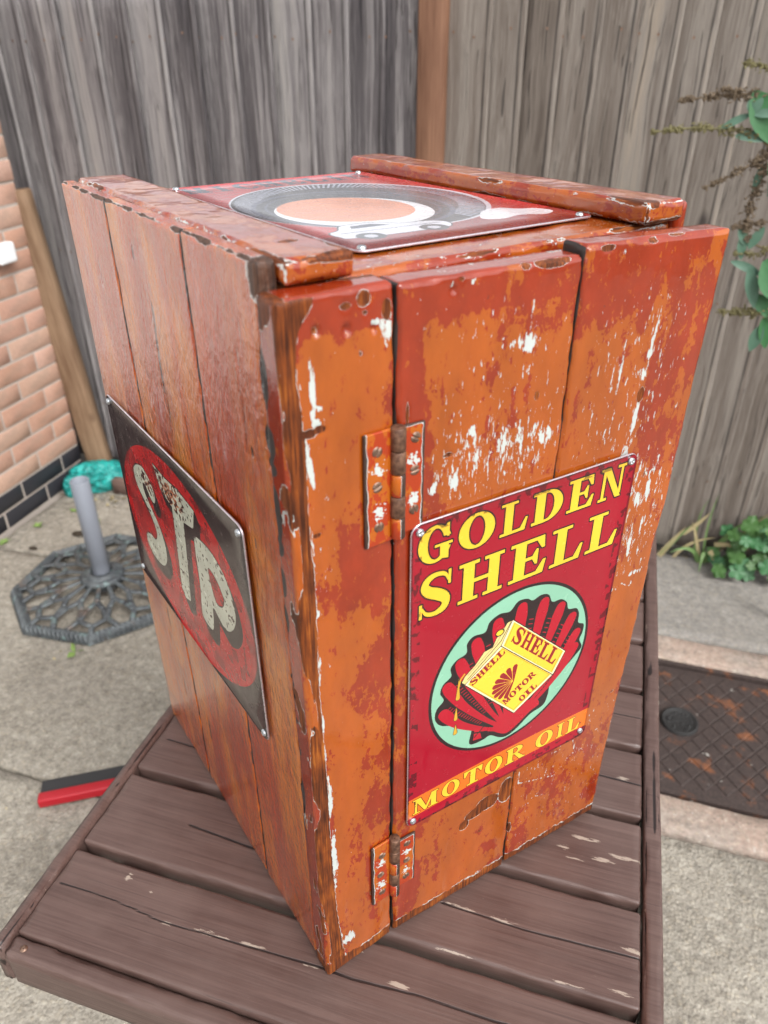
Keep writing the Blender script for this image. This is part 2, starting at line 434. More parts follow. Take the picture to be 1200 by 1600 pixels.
def concrete(name, a, b, grit=1.0, spots=.5, pink=None, rough=.88):
    t = NT(name); P = t.wpos()
    n1 = t.noise(P, 3.2, 6, .62); n2 = t.noise(P, 38, 6, .7); n3 = t.noise(P, 240, 4, .65)
    f = t.add(t.mul(n1, .35), t.add(t.mul(n2, .4), t.mul(n3, .28)))
    c = t.mix(t.ramp(f, .40, .63), a, b)
    if pink is not None: c = t.mix(t.ramp(t.noise(P, 5, 5, .6), .40, .56), c, pink)
    v = t.n.new('ShaderNodeTexVoronoi'); t._in(v.inputs['Vector'], t.vadd(P, t.vscale(t.noise(P, 70, 3, .6, col=True), .006))); v.inputs['Scale'].default_value = 135
    g = t.ramp(v.outputs['Distance'], .15, .65, 1, 0)
    sep = t.n.new('ShaderNodeSeparateColor'); t.l.new(v.outputs['Color'], sep.inputs[0])
    stone = t.cramp(sep.outputs[0], [(0, (.13, .115, .10)), (.3, (.30, .27, .22)), (.62, (.40, .36, .29)), (.85, (.46, .38, .27)), (1, (.52, .50, .45))])
    c = t.mix(t.mul(g, .8 * spots), c, stone)
    dk = t.ramp(t.noise(P, 26, 7, .72), .57, .70)
    c = t.mix(t.mul(dk, .75 * spots), c, (.075, .068, .062))
    pt = t.ramp(t.noise(P, 105, 5, .7), .60, .68); c = t.mix(t.mul(pt, .8 * spots), c, (.085, .075, .065))
    lt_ = t.ramp(t.noise(t.vadd(P, (3, 3, 3)), 95, 4, .65), .60, .68); c = t.mix(t.mul(lt_, .6 * spots), c, (.60, .56, .47))
    st = t.ramp(t.noise(P, 2.1, 5, .6), .52, .72)
    c = t.mix(t.mul(st, .35), c, (.17, .15, .13))
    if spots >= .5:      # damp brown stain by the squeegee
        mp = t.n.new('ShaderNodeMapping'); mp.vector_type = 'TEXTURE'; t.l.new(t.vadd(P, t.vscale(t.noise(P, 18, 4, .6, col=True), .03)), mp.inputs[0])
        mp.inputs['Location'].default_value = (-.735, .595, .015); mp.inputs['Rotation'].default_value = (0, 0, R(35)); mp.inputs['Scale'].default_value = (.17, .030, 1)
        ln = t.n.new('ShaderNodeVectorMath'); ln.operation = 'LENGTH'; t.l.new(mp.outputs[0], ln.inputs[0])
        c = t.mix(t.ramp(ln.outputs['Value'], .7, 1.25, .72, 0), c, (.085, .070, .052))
    mt = t.ramp(t.noise(t.vadd(P, (7, 1, 0)), 62, 5, .7), .36, .64, .62, 1.28); c = t.bright(c, t.fmix(min(1, spots), 1.0, mt))
    h = t.add(t.mul(g, .55 * grit), t.add(t.mul(n2, 1.4), t.mul(n3, .35)))
    return t.set(c, rough, 0, t.bump(h, .0032 * grit, .8), spec=.3)
M['conc'] = concrete('gritty_concrete', (.15, .130, .105), (.43, .395, .335))
M['conc_fine'] = concrete('smooth_grey_concrete', (.19, .178, .165), (.29, .275, .255), .5, .45)
M['conc_pink'] = concrete('pinkish_concrete', (.28, .225, .19), (.38, .32, .28), .5, .6, (.37, .275, .225))
M['soil'] = concrete('dark_soil', (.03, .025, .02), (.075, .06, .045), 1, .4)

# ------------------------------------------------------------------ the setting: ground
g = MB(); g.box((-30, -30, -.30), (30, 30, -.030))
ground = tag(g.build('ground', M['soil']), kind='structure')
def slab(x0, x1, y0, y1, mat, top=0.0, seed=0, name='paving_slab', rag=.004, parent=ground, st=.03):
    def dsp(P, N): return (fbm(P * 9, seed, 3) - .5) * .004 * (N[:, 2] > .5)
    return rbox(name, (x0, y0, top - .045), (x1, y1, top), .006, (st, st, .045), mat, parent, disp=dsp, wob=rag, seed=seed, rvar=.010)
J = .006
for k, (x0, x1, y0, y1) in enumerate([(-1.725, -.45, 1.283, 1.80), (-1.725, -.45, .530, 1.277), (-1.725, -.45, -.26, .524), (-1.725, -.45, -1.0, -.27),
                         (-.44, .33, 1.283, 1.80), (-.44, .30, .530, 1.277), (-.44, .30, -.26, .524), (-.44, .30, -1.0, -.27),
                         (.31, 1.30, .02, .792), (.31, 1.30, -.75, .012), (-1.725, -.45, -1.78, -1.01), (-.44, 1.30, -1.78, -1.01), (1.31, 2.4, -.75, .79)]):
    slab(x0 + J / 2, x1 - J / 2, y0, y1, M['conc'], top=random.uniform(-.002, .002), seed=40 + k)
slab(.335, 1.35, 1.462, 1.885, M['conc_fine'], .004, 61)
slab(1.36, 2.4, 1.462, 1.885, M['conc_fine'], .003, 62)
kb = slab(.335, 2.4, 1.358, 1.456, M['conc_pink'], .002, 63, 'kerb_strip')
fr = slab(.312, 2.4, .798, .897, M['conc_pink'], .001, 64, 'kerb_strip')
# far yard either side so that other viewpoints do not fall off the patio
for k, (x0, x1, y0, y1) in enumerate([(2.41, 6, -6, 1.88), (-1.72, 2.4, -6, -1.79), (1.0, 2.4, .902, 1.353)]):
    slab(x0, x1, y0, y1, M['conc'], 0, 80 + k, st=.2)

# ------------------------------------------------------------------ inspection cover
def rust_mat():
    t = NT('rusty_cast_iron'); P = t.obj()
    n = t.noise(P, 14, 6, .65); m = t.noise(P, 150, 5, .65)
    c = t.mix(t.ramp(m, .35, .65), (.030, .020, .018), (.062, .042, .036))
    c = t.mix(t.ramp(n, .56, .65, 0, .85), c, (.20, .070, .026))
    c = t.mix(t.ramp(t.noise(P, 45, 3), .70, .74, 0, .8), c, (.45, .42, .38))
    return t.set(c, .72, .0, t.bump(m, .001, .7))
M['rust'] = rust_mat()
t = NT('black_rubber'); P = t.obj(); n_ = t.noise(P, 120, 5, .7)
M['black'] = t.set(t.mix(n_, (.008, .008, .008), (.03, .028, .027)), .65, 0, t.bump(n_, .004, .9))
mc = tag(empty('inspection_cover', (.365, .902, 0)), 'rusty iron inspection cover with a black round plug, right of the table', 'drain cover')
cw_, ch_ = .63, .449
fb_ = MB()
fb_.box((0, 0, -.03), (cw_, .012, .001)); fb_.box((0, ch_ - .012, -.03), (cw_, ch_, .001))
fb_.box((0, .012, -.03), (.012, ch_ - .012, .001)); fb_.box((cw_ - .012, .012, -.03), (cw_, ch_ - .012, .001))
fb_.build('rim', M['rust'], mc)
rbox('plate', (.015, .015, -.02), (cw_ - .015, ch_ - .015, -.006), .003, .03, M['rust'], mc)
tp = MB(); ax_, ay_ = .048, .032
for i in range(-1, 18):
    for j in range(-1, 16):
        cx = .03 + i * ax_ + (ax_ / 2 if j % 2 else 0); cy = .03 + j * ay_ * .95
        if not (.02 < cx < cw_ - .035 and .03 < cy < ch_ - .035): continue
        if math.hypot(cx - .103, cy - .231) < .058: continue
        a, b = ax_ * .46, ay_ * .88
        o = .90
        tp.add([(cx - a, cy, -.006), (cx, cy - b, -.006), (cx + a, cy, -.006), (cx, cy + b, -.006),
                (cx - a * o, cy, -.0038), (cx, cy - b * o, -.0038), (cx + a * o, cy, -.0038), (cx, cy + b * o, -.0038)],
               [(4, 5, 6, 7), (0, 1, 5, 4), (1, 2, 6, 5), (2, 3, 7, 6), (3, 0, 4, 7)])
tag(tp.build('tread_pattern', M['rust'], mc), kind='stuff')
pl = MB(); prof = [(.044, -.010), (.044, .003), (.040, .005), (.037, .002), (.033, .0), (.001, .001)]
pl.lathe(prof, 40, (.103, .231, 0)); pg = pl.build('plug', M['black'], mc, True)
for k in range(60):
    a = random.uniform(0, 6.28); r0 = random.uniform(0, .03); s = random.uniform(.003, .006)
    pl2 = None
gr = MB()
for k in range(70):
    a = random.uniform(0, 6.28); r0 = .032 * math.sqrt(random.random()); s = random.uniform(.002, .005)
    x, y = .103 + r0 * math.cos(a), .231 + r0 * math.sin(a)
    gr.add([(x - s, y, 0), (x, y - s, 0), (x + s, y, 0), (x, y + s, 0), (x + random.uniform(-.001, .001), y, s * .9)], [(0, 1, 4), (1, 2, 4), (2, 3, 4), (3, 0, 4)])
tag(gr.build('grit', M['black'], mc), kind='stuff')

# ------------------------------------------------------------------ brick wall (face at x = -1.737, its end at y = 1.795)
WX, WY = -1.737, 1.795
wall = tag(empty('brick_wall', (WX, WY, 0)), 'pale orange brick wall with two blue-black courses at its foot', 'wall')
core = MB(); core.box((-.22, -.705, -.03), (-.0028, -.001, 1.60)); core.build('mortar_core', M['mortar'], wall)
def brick_mesh(L, H, seed):
    me_o = rbox('brick', (-.10, 0, 0), (0, L, H), .0010, (.05, .05, .03), M['brick'], None, wob=.0004, seed=seed, rvar=.001)
    me = me_o.data; bpy.data.objects.remove(me_o); return me
BL, BH, PL, PH = .2035, .0575, .2125, .0667
full = [brick_mesh(BL, BH, s) for s in (1, 2, 3)]
cut = [brick_mesh(BL / 2 - .004, BH, 4)]
fulld = []
for m_ in full[:1] + cut:
    d_ = m_.copy(); d_.materials.clear(); d_.materials.append(M['brick_dark']); fulld.append(d_)
far = MB()
z = .008; row = 0; count = 0
while z < 1.58:
    y = 0.0; first = (row % 2 == 1)
    while y > -.70:
        L = BL / 2 - .004 if first else BL
        half = first; first = False
        y0 = y - L
        if y0 < -.705: break
        if y0 > -1.30 and count < 295:
            me = (fulld[1] if half else fulld[0]) if row < 2 else (cut[0] if half else full[(row * 3 + int(-y * 10)) % 3])
            b = bpy.data.objects.new('brick', me); b.location = (random.uniform(-.0015, .0015), y0, z)
            link(b, wall); count += 1
        else:
            far.box((-.10, y0, z), (random.uniform(-.001, .001), y, z + BH), 1 if row < 2 else 0)
        y = y0 - (PL - BL)
    z += PH if row != 1 else PH; row += 1
tag(far.build('brickwork_beyond', [M['brick'], M['brick_dark']], wall), kind='stuff')
t = NT('white_window_plastic'); M['upvc'] = t.set((.80, .81, .82), .25)
t = NT('glare_wall_white'); n_ = t.noise(t.obj(), 60, 6, .7); M['render'] = t.set(t.mix(n_, (.80, .79, .77), (.86, .86, .84)), .8, 0, t.bump(n_, .004, .5))
t = NT('glare_wall_black'); n_ = t.noise(t.obj(), 40, 6, .7); M['plinth'] = t.set(t.mix(n_, (.015, .015, .016), (.035, .034, .034)), .6, 0, t.bump(n_, .004, .5))
bx = rbox('outdoor_socket', (0, 0, 0), (.038, .075, .062), .008, .008, M['upvc'], None, smooth=True)
bx.location = (WX + .002, 1.612, .848)
tag(bx, 'small white plastic box on the brick wall at the left edge', 'socket')

hw = tag(empty('added_glare_wall', (WX, 1.085, 0)), 'unseen white rendered wall with a black plinth, added to reflect in the cabinet side', 'wall')  # unseen wall, added so the cabinet's glossy side has something pale to reflect
q = MB(); q.box((-.22, -4.6, .585), (0, 0, 2.5)); q.build('pale_glare_face', M['render'], hw)
q = MB(); q.box((-.22, -4.6, -.03), (.012, 0, .583)); q.build('plinth', M['plinth'], hw)  # dark foot added to end the pale reflection lower down

# ------------------------------------------------------------------ fences
FY = 1.91
def fence(name, xs, mat, label, seed):
    f = tag(empty(name, (xs[0], FY, 0)), label, 'fence')
    for k in range(len(xs) - 1):
        a, b = xs[k] - xs[0], xs[k + 1] - xs[0]
        lean = random.uniform(-.004, .004)
        def post(P, a=a, b=b, k=k):
            u = (P[:, 0] - a) / (b - a)
            P[:, 1] += -.015 * u + .0 + (fbm(np.stack([P[:, 0] * 8, P[:, 2] * 1.5, P[:, 1] * 0 + k], 1), seed, 3) - .5) * .012
            P[:, 0] += (fbm(np.stack([P[:, 2] * 2.5, P[:, 2] * 0, P[:, 0] * 0 + k * 5], 1), seed + 3, 3) - .5) * .010 + lean * P[:, 2]
            return P
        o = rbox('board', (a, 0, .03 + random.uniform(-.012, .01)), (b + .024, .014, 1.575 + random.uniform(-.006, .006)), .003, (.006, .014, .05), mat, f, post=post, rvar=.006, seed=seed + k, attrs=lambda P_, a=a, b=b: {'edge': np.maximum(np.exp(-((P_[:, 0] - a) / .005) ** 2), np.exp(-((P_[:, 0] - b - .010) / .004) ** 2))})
        o.location.y = -.003 if k % 2 else .002
    r_ = MB()
    for z in (.25, .80, 1.42): r_.box((0, .024, z), (xs[-1] - xs[0], .064, z + .07))
    nl = MB()
    for k in range(len(xs) - 1):
        for z in (.285, .835, 1.455):
            for t_ in (.22, .80):
                nx = xs[k] - xs[0] + (xs[k + 1] - xs[k]) * t_ + random.uniform(-.006, .006); nz = z + random.uniform(-.012, .012)
                nl.add([(nx + .0035 * math.cos(a_), -.0030 - .015 * t_ + (-.003 if k % 2 else .002) - (.003 if i_ < 8 else .0), nz + .0035 * math.sin(a_)) for i_, a_ in enumerate([i2 * math.pi / 4 for i2 in range(8)])], [tuple(range(8))])
    tag(nl.build('nail_heads', M['old_screw'], f), kind='stuff')
    for i_, z in enumerate((.25, .80, 1.42)):
        q = MB(); q.box((0, .024, z), (xs[-1] - xs[0], .064, z + .07)); q.build('rail', mat, f)
    return f
xl = [-2.02, -1.90, -1.782, -1.687, -1.56, -1.43, -1.318, -1.205, -1.10, -.98, -.875, -.762, -.655, -.545, -.438]
xr = [-.364, -.265, -.179, -.088, .005, .095, .18, .262, .350, .442, .53, .625, .715, .81, .90, 1.0, 1.1, 1.2, 1.32, 1.43, 1.55, 1.67, 1.8, 1.92, 2.05]
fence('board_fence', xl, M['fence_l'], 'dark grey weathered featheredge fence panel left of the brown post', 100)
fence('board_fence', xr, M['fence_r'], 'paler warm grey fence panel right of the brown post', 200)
rp = rbox('fence_post', (-.430, 1.868, -.02), (-.357, 1.945, 1.60), .004, (.03, .03, .06), M['post'], None, seed=9, rvar=.005, wob=.001)
tag(rp, 'brown timber fence post between the dark and the pale fence panels', 'post')
lt = rbox('leaning_timber', (-.042, -.032, 0), (.042, .032, 1.045), .006, (.02, .02, .05), M['lean'], None, seed=19, rvar=.010, wob=.0015)
lt.location = (-1.686, 1.842, .0); lt.rotation_euler = (R(-.3), R(-4.3), R(24))
tag(lt, 'tan square timber leaning in the corner of brick wall and fence', 'timber')
ed = rbox('edging_board', (-1.545, 1.70, 0), (-.9, 1.735, .062), .006, (.03, .02, .02), M['edging'], None, seed=23, rvar=.012, wob=.003)
tag(ed, 'short brown edging board lying on the paving beside the teal bag', 'board')

# teal bag
def plastic():
    t = NT('teal_plastic'); P = t.obj(); n = t.noise(P, 30, 5, .6, 1.0)
    c = t.mix(t.ramp(n, .35, .65), (.005, .16, .15), (.02, .40, .36))
    return t.set(c, .3, 0, t.bump(t.noise(P, 45, 5, .6, 1.5), .006, 1), spec=.6)
M['teal'] = plastic()
bm = bmesh.new(); bmesh.ops.create_icosphere(bm, subdivisions=5, radius=1)
P = np.array([v.co[:] for v in bm.verts]); F_ = [[v.index for v in f.verts] for f in bm.faces]; bm.free()
rid = 1 - np.abs(fbm(P * 3.2 + .4 * fbm(P * 2, 8, 2)[:, None], 3, 5) - .5) * 4.2
rr_ = .72 + .34 * rid + .35 * (fbm(P * 1.3, 9, 2) - .5)
B = P * rr_[:, None] * np.array([.125, .075, .066]); B[:, 2] = np.maximum(B[:, 2] + .035, .002)
B[:, 0] += .0; B[:, 1] += .25 * (B[:, 0]) * 0.6
bag = mesh_obj('plastic_bag', B, F_, M['teal'], None, True)
bag.location = (-1.625, 1.742, 0); bag.rotation_euler = (0, 0, R(14))
tag(bag, 'crumpled teal plastic bag at the foot of the brick wall corner', 'bag')
B2 = P * (rr_ * .8)[:, None] * np.array([.05, .05, .055]); B2[:, 2] = np.maximum(B2[:, 2] + .03, .002)
kn_ = mesh_obj('knot', B2 + np.array([-.075, -.065, 0]), F_, M['teal'], bag, True)

# red and black brush head
t = NT('red_plastic'); M['redp'] = t.set((.40, .008, .018), .35, 0, t.bump(t.noise(t.sc(t.obj(), (8, 200, 200)), 1, 3), .001, .5))
t = NT('black_rubber_blade'); M['blk2'] = t.set((.03, .03, .032), .55, 0, t.bump(t.noise(t.obj(), 200, 3), .001, .5))
sq = tag(empty('squeegee', (-.882, .464, 0), R(31.5)), 'red and black squeegee head lying on the paving left of the table', 'squeegee')
rbox('holder', (0, -.012, .006), (.40, .014, .030), .005, (.04, .01, .01), M['redp'], sq)
rbox('blade', (.0, .0145, .004), (.40, .058, .015), .002, (.04, .01, .01), M['blk2'], sq)

# ------------------------------------------------------------------ parasol base
def cast_mat():
    t = NT('verdigris_cast_iron'); P = t.obj(); n = t.noise(P, 25, 6, .65); m = t.noise(P, 190, 5, .6)
    c = t.mix(t.ramp(n, .40, .62), (.060, .066, .072), (.125, .140, .146))
    c = t.mix(t.ramp(t.noise(P, 40, 4), .58, .66, 0, .6), c, (.19, .27, .26))
    c = t.mix(t.ramp(t.noise(P, 17, 4), .60, .68, 0, .6), c, (.15, .10, .07))
    return t.set(c, .5, .2, t.bump(m, .001, .6))
M['cast'] = cast_mat()
t = NT('grey_pole_plastic'); M['pole'] = t.set(t.mix(t.noise(t.sc(t.obj(), (30, 30, 6)), 1, 4), (.20, .215, .25), (.27, .29, .335)), .4)
ub = tag(empty('parasol_base', (-1.222, 1.190, 0), R(4)), 'octagonal openwork cast iron parasol base with a grey tube, on the paving', 'parasol base')
RO = .275
def hz(r_): return .020 + .034 * max(0, 1 - r_ / RO) ** 1.0
oct_ = [(RO * math.cos(R(22.5 + 45 * k)), RO * math.sin(R(22.5 + 45 * k))) for k in range(8)]
rm = MB()
def tri_edge(r_in, r_out, z0, z1):
    V = []; 
    for k in range(8):
        a = R(22.5 + 45 * k)
        for rr2, zz in ((r_out, 0), (r_out + .004, z0 * .6), (r_out - .006, z1), ((r_in + r_out) / 2, z1 + .006), (r_in, z1 - .003), (r_in, z0)):
            V.append((rr2 * math.cos(a), rr2 * math.sin(a), zz))
    F = []
    for k in range(8):
        k2 = (k + 1) % 8
        for j in range(5): F.append((k * 6 + j, k2 * 6 + j, k2 * 6 + j + 1, k * 6 + j + 1))
    return V, F
rm.add(*tri_edge(RO - .030, RO, .006, .024))
rm.build('rim', M['cast'], ub)
rope = MB()
for k in range(8):      # rope moulding: short slanted bars along each side
    a0, a1 = Vector((*oct_[k], 0)), Vector((*oct_[(k + 1) % 8], 0)); d = (a1 - a0)
    nrm_ = Vector((d.y, -d.x, 0)).normalized(); dd = d.normalized()
    for s in np.arange(.06, .95, .068):
        p = a0 + d * s + nrm_ * .002
        rope.tube([p + Vector((0, 0, .006)) + dd * .004, p - nrm_ * .006 + Vector((0, 0, .020)) + dd * -.004, p - nrm_ * .017 + Vector((0, 0, .028)) - dd * .010], .0052, 6)
rope.build('rope_moulding', M['cast'], ub, True)
tag(ub.children[-1], kind='stuff')
lat = MB(); NS = 16
def pol(r_, a): return Vector((r_ * math.cos(a), r_ * math.sin(a), hz(r_)))
def edge_r(a): # inner edge distance of the octagon at this angle
    b = (a - 0 + math.pi / 8) % (math.pi / 4) - math.pi / 8
    return (RO - .022) * math.cos(math.pi / 8) / math.cos(b)
def curve(p, q, bow, n=7):
    out = []
    for i in range(n):
        u = i / (n - 1); r_ = p[0] + (q[0] - p[0]) * u; a = p[1] + (q[1] - p[1]) * u + bow * math.sin(math.pi * u)
        out.append(pol(r_, a))
    return out
for k in range(NS):
    a = 2 * math.pi * k / NS; h = math.pi / NS
    lat.tube(curve((.055, a), (.125, a), 0), [.0068, .0068, .007, .0075, .008, .009, .0105], 8, .6)
    for s in (-1, 1):
        lat.tube(curve((.122, a), (.158, a + s * h * .75), 0, 5), .0085, 8, .6)
        lat.tube(curve((.158, a + s * h * .75), (.200, a + s * h * .98), 0, 5), .0085, 8, .6)
    if k % 2 == 0:
        for s in (-1, 1):
            aa = a + s * h; lat.tube(curve((.198, aa), (edge_r(a + s * h * .45), a + s * h * .45), 0, 5), .0085, 8, .6)
    else:
        lat.tube(curve((.198, a - h), (.222, a), h * 0, 5), .0085, 8, .6)
        lat.tube(curve((.198, a + h), (.222, a), 0, 5), .0085, 8, .6)
        lat.tube(curve((.220, a), (edge_r(a), a), 0, 4), .0085, 8, .6)
lat.build('lattice', M['cast'], ub, True)
hub = MB(); hub.lathe([(.064, .040), (.066, .052), (.058, .058), (.048, .056), (.046, .066), (.038, .068), (.030, .066), (.029, .03), (.064, .03)], 40); hub.build('hub', M['cast'], ub, True)
tb = MB(); tb.lathe([(.026, .03), (.026, .105), (.0268, .106), (.0268, .378), (.0255, .380), (.0235, .378), (.0235, .12), (.001, .119)], 32); tb.build('tube', M['pole'], ub, True)
t = NT('fresh_leaf'); M['lime'] = t.set(t.mix(t.noise(t.obj(), 60, 3), (.14, .23, .05), (.24, .34, .10)), .6)
lm = MB()
for k in range(3):
    a = k * 2.2; lm.add([(0, 0, .01), (.018 * math.cos(a), .018 * math.sin(a), .022), (.034 * math.cos(a + .3), .034 * math.sin(a + .3), .018), (.018 * math.cos(a + .8), .018 * math.sin(a + .8), .010)], [(0, 1, 2, 3)])
lo_ = lm.build('fallen_leaf', M['lime']); lo_.location = (-1.118, .905, -.003)
tag(lo_, 'pale green leaf lying in front of the parasol base', 'leaf')

# ------------------------------------------------------------------ plants on the right
def leaf_mat(name, a, b, rough=.5):
    t = NT(name); P = t.obj(); return t.set(t.mix(t.noise(P, 35, 4), a, b), rough, 0, t.bump(t.noise(P, 120, 3), .001, .5))
M['bud'] = leaf_mat('buddleia_leaf', (.045, .12, .075), (.11, .20, .14))
M['bud_d'] = leaf_mat('buddleia_leaf_dark', (.02, .10, .03), (.05, .18, .06))
M['seed'] = leaf_mat('dry_seed_head', (.11, .075, .05), (.20, .15, .095), .8)
M['seed2'] = leaf_mat('greenish_seed_head', (.13, .11, .05), (.22, .20, .09), .8)
M['stem'] = leaf_mat('woody_stem', (.12, .10, .05), (.22, .17, .09), .7)
M['green'] = leaf_mat('weed_green', (.025, .085, .015), (.07, .17, .035))
M['grass'] = leaf_mat('grass_green', (.10, .20, .05), (.20, .30, .12))
M['straw'] = leaf_mat('dry_grass', (.33, .27, .13), (.50, .42, .24), .7)
def leaf_geo(p, d, L, W_, droop=.25, up=Vector((0, -.5, 1)), fold=.25, n=7):
    """lance-shaped leaf blade from p along d, folded along its midrib"""
    p = Vector(p); d = Vector(d).normalized(); side = d.cross(up).normalized(); nn = side.cross(d).normalized()
    V = []; F = []
    for i in range(n):
        u = i / (n - 1); wd = W_ * math.sin(math.pi * min(1, u * .93 + .05)) ** .8 * .5
        c = p + d * L * u - Vector((0, 0, 1)) * droop * L * u * u
        V += [c - side * wd + nn * wd * fold, c, c + side * wd + nn * wd * fold]
    for i in range(n - 1):
        for j in (0, 1): F.append((i * 3 + j, i * 3 + j + 1, i * 3 + j + 4, i * 3 + j + 3))
    return V, F
bd = tag(empty('butterfly_bush', (.75, 1.62, 0)), 'butterfly bush with brown seed spikes and grey-green leaves at the right edge', 'shrub')
off = Vector((.75, 1.62, 0))
def seedhead(pts, n, mat, rad=.013):
    m_ = MB(); pts = [Vector(p) - off for p in pts]
    m_.tube(pts, .0018, 5)
    for k in range(n):
        u = random.random() * (len(pts) - 1); i = min(int(u), len(pts) - 2); c = pts[i].lerp(pts[i + 1], u - i)
        gap = math.sin(u * 9 + pts[0].x * 50)
        if gap < -.55: continue
        taper = .45 + .55 * min(1, u / (len(pts) - 1) * 1.6)
        q = c + Vector((random.gauss(0, 1), random.gauss(0, 1), random.gauss(0, 1))) * rad * .42 * taper
        s = random.uniform(.0022, .0042); dr = Vector((random.uniform(-1, 1), random.uniform(-1, 1), random.uniform(-.3, 1))).normalized() * s * 1.7
        a = dr.cross(Vector((.3, .5, .8))).normalized() * s * .7; b = dr.cross(a).normalized() * s * .7
        m_.add([q - dr, q + a, q + b, q - a, q - b, q + dr], [(0, 1, 2), (0, 2, 3), (0, 3, 4), (0, 4, 1), (5, 2, 1), (5, 3, 2), (5, 4, 3), (5, 1, 4)])
    return m_.build('seed_spike', mat, bd)
seedhead([(.219, 1.6, 1.322), (.286, 1.6, 1.332), (.349, 1.6, 1.336), (.40, 1.6, 1.333)], 460, M['seed'])
seedhead([(.305, 1.59, 1.345), (.33, 1.6, 1.343), (.36, 1.6, 1.328)], 120, M['seed'])
seedhead([(.180, 1.6, 1.262), (.26, 1.6, 1.272), (.337, 1.6, 1.271), (.395, 1.6, 1.256)], 560, M['seed2'])
seedhead([(.306, 1.6, 1.152), (.359, 1.6, 1.180), (.409, 1.6, 1.213), (.43, 1.61, 1.235)], 420, M['seed'])
seedhead([(.424, 1.6, 1.05), (.412, 1.6, 1.10), (.416, 1.6, 1.150), (.425, 1.6, 1.21)], 440, M['seed'], .018)
seedhead([(.385, 1.6, 1.075), (.42, 1.6, 1.08), (.46, 1.6, 1.09)], 160, M['seed'])
seedhead([(.398, 1.6, .884), (.453, 1.6, .887), (.509, 1.6, .889), (.56, 1.6, .90)], 520, M['seed2'], .017)
seedhead([(.335, 1.6, 1.393), (.367, 1.6, 1.388), (.40, 1.6, 1.38)], 140, M['seed2'])
seedhead([(.40, 1.6, 1.018), (.45, 1.6, 1.02), (.49, 1.6, 1.04)], 150, M['seed2'])
stems = [[(.75, 1.62, 0), (.66, 1.62, .45), (.56, 1.61, .95), (.47, 1.6, 1.2), (.42, 1.6, 1.28), (.39, 1.6, 1.40)], [(.75, 1.62, 0), (.70, 1.6, .4), (.60, 1.6, .80), (.52, 1.6, .89)],
         [(.56, 1.61, .95), (.50, 1.60, 1.02), (.44, 1.6, 1.04)], [(.47, 1.6, 1.2), (.43, 1.6, 1.235), (.395, 1.6, 1.256)], [(.75, 1.62, 0), (.80, 1.62, .7), (.72, 1.6, 1.25), (.6, 1.6, 1.5)], [(.42, 1.6, 1.28), (.41, 1.6, 1.32), (.40, 1.6, 1.333)]]
for s_ in stems:
    q = MB(); q.tube([Vector(p) - off for p in s_], [.0055 - .0035 * i / (len(s_) - 1) for i in range(len(s_))], 6); q.build('stem', M['stem'], bd, True)
leaves = [((.372, 1.595, 1.300), (-.9, 0, -.35), .062, .016, 0), ((.372, 1.59, 1.300), (-.35, 0, .9), .032, .015, 0), ((.372, 1.59, 1.300), (.35, 0, .9), .038, .018, 0),
          ((.372, 1.59, 1.300), (1, -.1, .15), .055, .018, 0), ((.350, 1.595, 1.258), (1, 0, .08), .080, .024, 0), ((.40, 1.6, 1.28), (-.2, 0, 1), .06, .012, 0),
          ((.43, 1.595, 1.245), (-.55, 0, 1), .13, .062, 1), ((.46, 1.60, 1.25), (-.15, 0, 1), .14, .07, 1), ((.43, 1.59, 1.24), (.3, -.2, -1), .09, .03, 1), ((.42, 1.60, 1.205), (-.2, 0, -1), .05, .016, 0),
          ((.44, 1.59, 1.20), (.3, 0, -1), .08, .03, 0), ((.44, 1.6, 1.18), (.9, 0, .3), .07, .03, 1), ((.425, 1.6, 1.035), (-.5, 0, 1), .055, .022, 0), ((.43, 1.6, 1.03), (.4, 0, 1), .06, .022, 0),
          ((.40, 1.6, 1.00), (1, 0, -.25), .075, .02, 0), ((.44, 1.59, .99), (.4, 0, -1), .085, .03, 0), ((.47, 1.59, 1.01), (.7, -.1, -.9), .10, .075, 1), ((.46, 1.6, .93), (1, 0, -.7), .08, .035, 1),
          ((.50, 1.6, .88), (.3, 0, -1), .07, .03, 1), ((.53, 1.6, 1.06), (-.8, 0, .5), .06, .02, 0), ((.48, 1.6, 1.12), (-.4, 0, .6), .05, .03, 1), ((.49, 1.60, 1.15), (-1, 0, 0), .05, .02, 0),
          ((.50, 1.6, .86), (-.2, 0, -1), .06, .03, 0), ((.41, 1.6, 1.06), (.2, 0, -1), .05, .02, 0), ((.55, 1.6, 1.3), (-.3, 0, .9), .12, .05, 1), ((.56, 1.58, .98), (-.2, 0, .9), .12, .05, 1)]
for p, d, L, W_, k in leaves:
    q = MB(); q.add(*leaf_geo(Vector(p) - off, d, L, W_, .12, up=Vector((0, -1, .25)))); o = q.build('leaf', M['bud_d' if k else 'bud'], bd, True)
# grass tuft by the kerb
gt = tag(empty('grass_tuft', (.56, 1.87, 0)), 'tuft of bent green and straw coloured grass blades at the fence foot', 'grass')
def blade(pts, W_, mat, base):
    pts = [Vector(p) - base for p in pts]; V = []; F = []; n = len(pts)
    for i, p in enumerate(pts):
        u = i / (n - 1); tdir = (pts[min(i + 1, n - 1)] - pts[max(0, i - 1)]).normalized(); side = tdir.cross(Vector((0, -1, .35))).normalized()
        wd = W_ * .5 * (1 - u ** 2.2) + .0004
        V += [p - side * wd, p + Vector((0, .002, 0)), p + side * wd]
    for i in range(n - 1):
        for j in (0, 1): F.append((i * 3 + j, i * 3 + j + 1, i * 3 + j + 4, i * 3 + j + 3))
    return V, F
def bez(a, b, c, n=8): return [Vector(a) * (1 - u) ** 2 + Vector(b) * 2 * u * (1 - u) + Vector(c) * u * u for u in [i / (n - 1) for i in range(n)]]
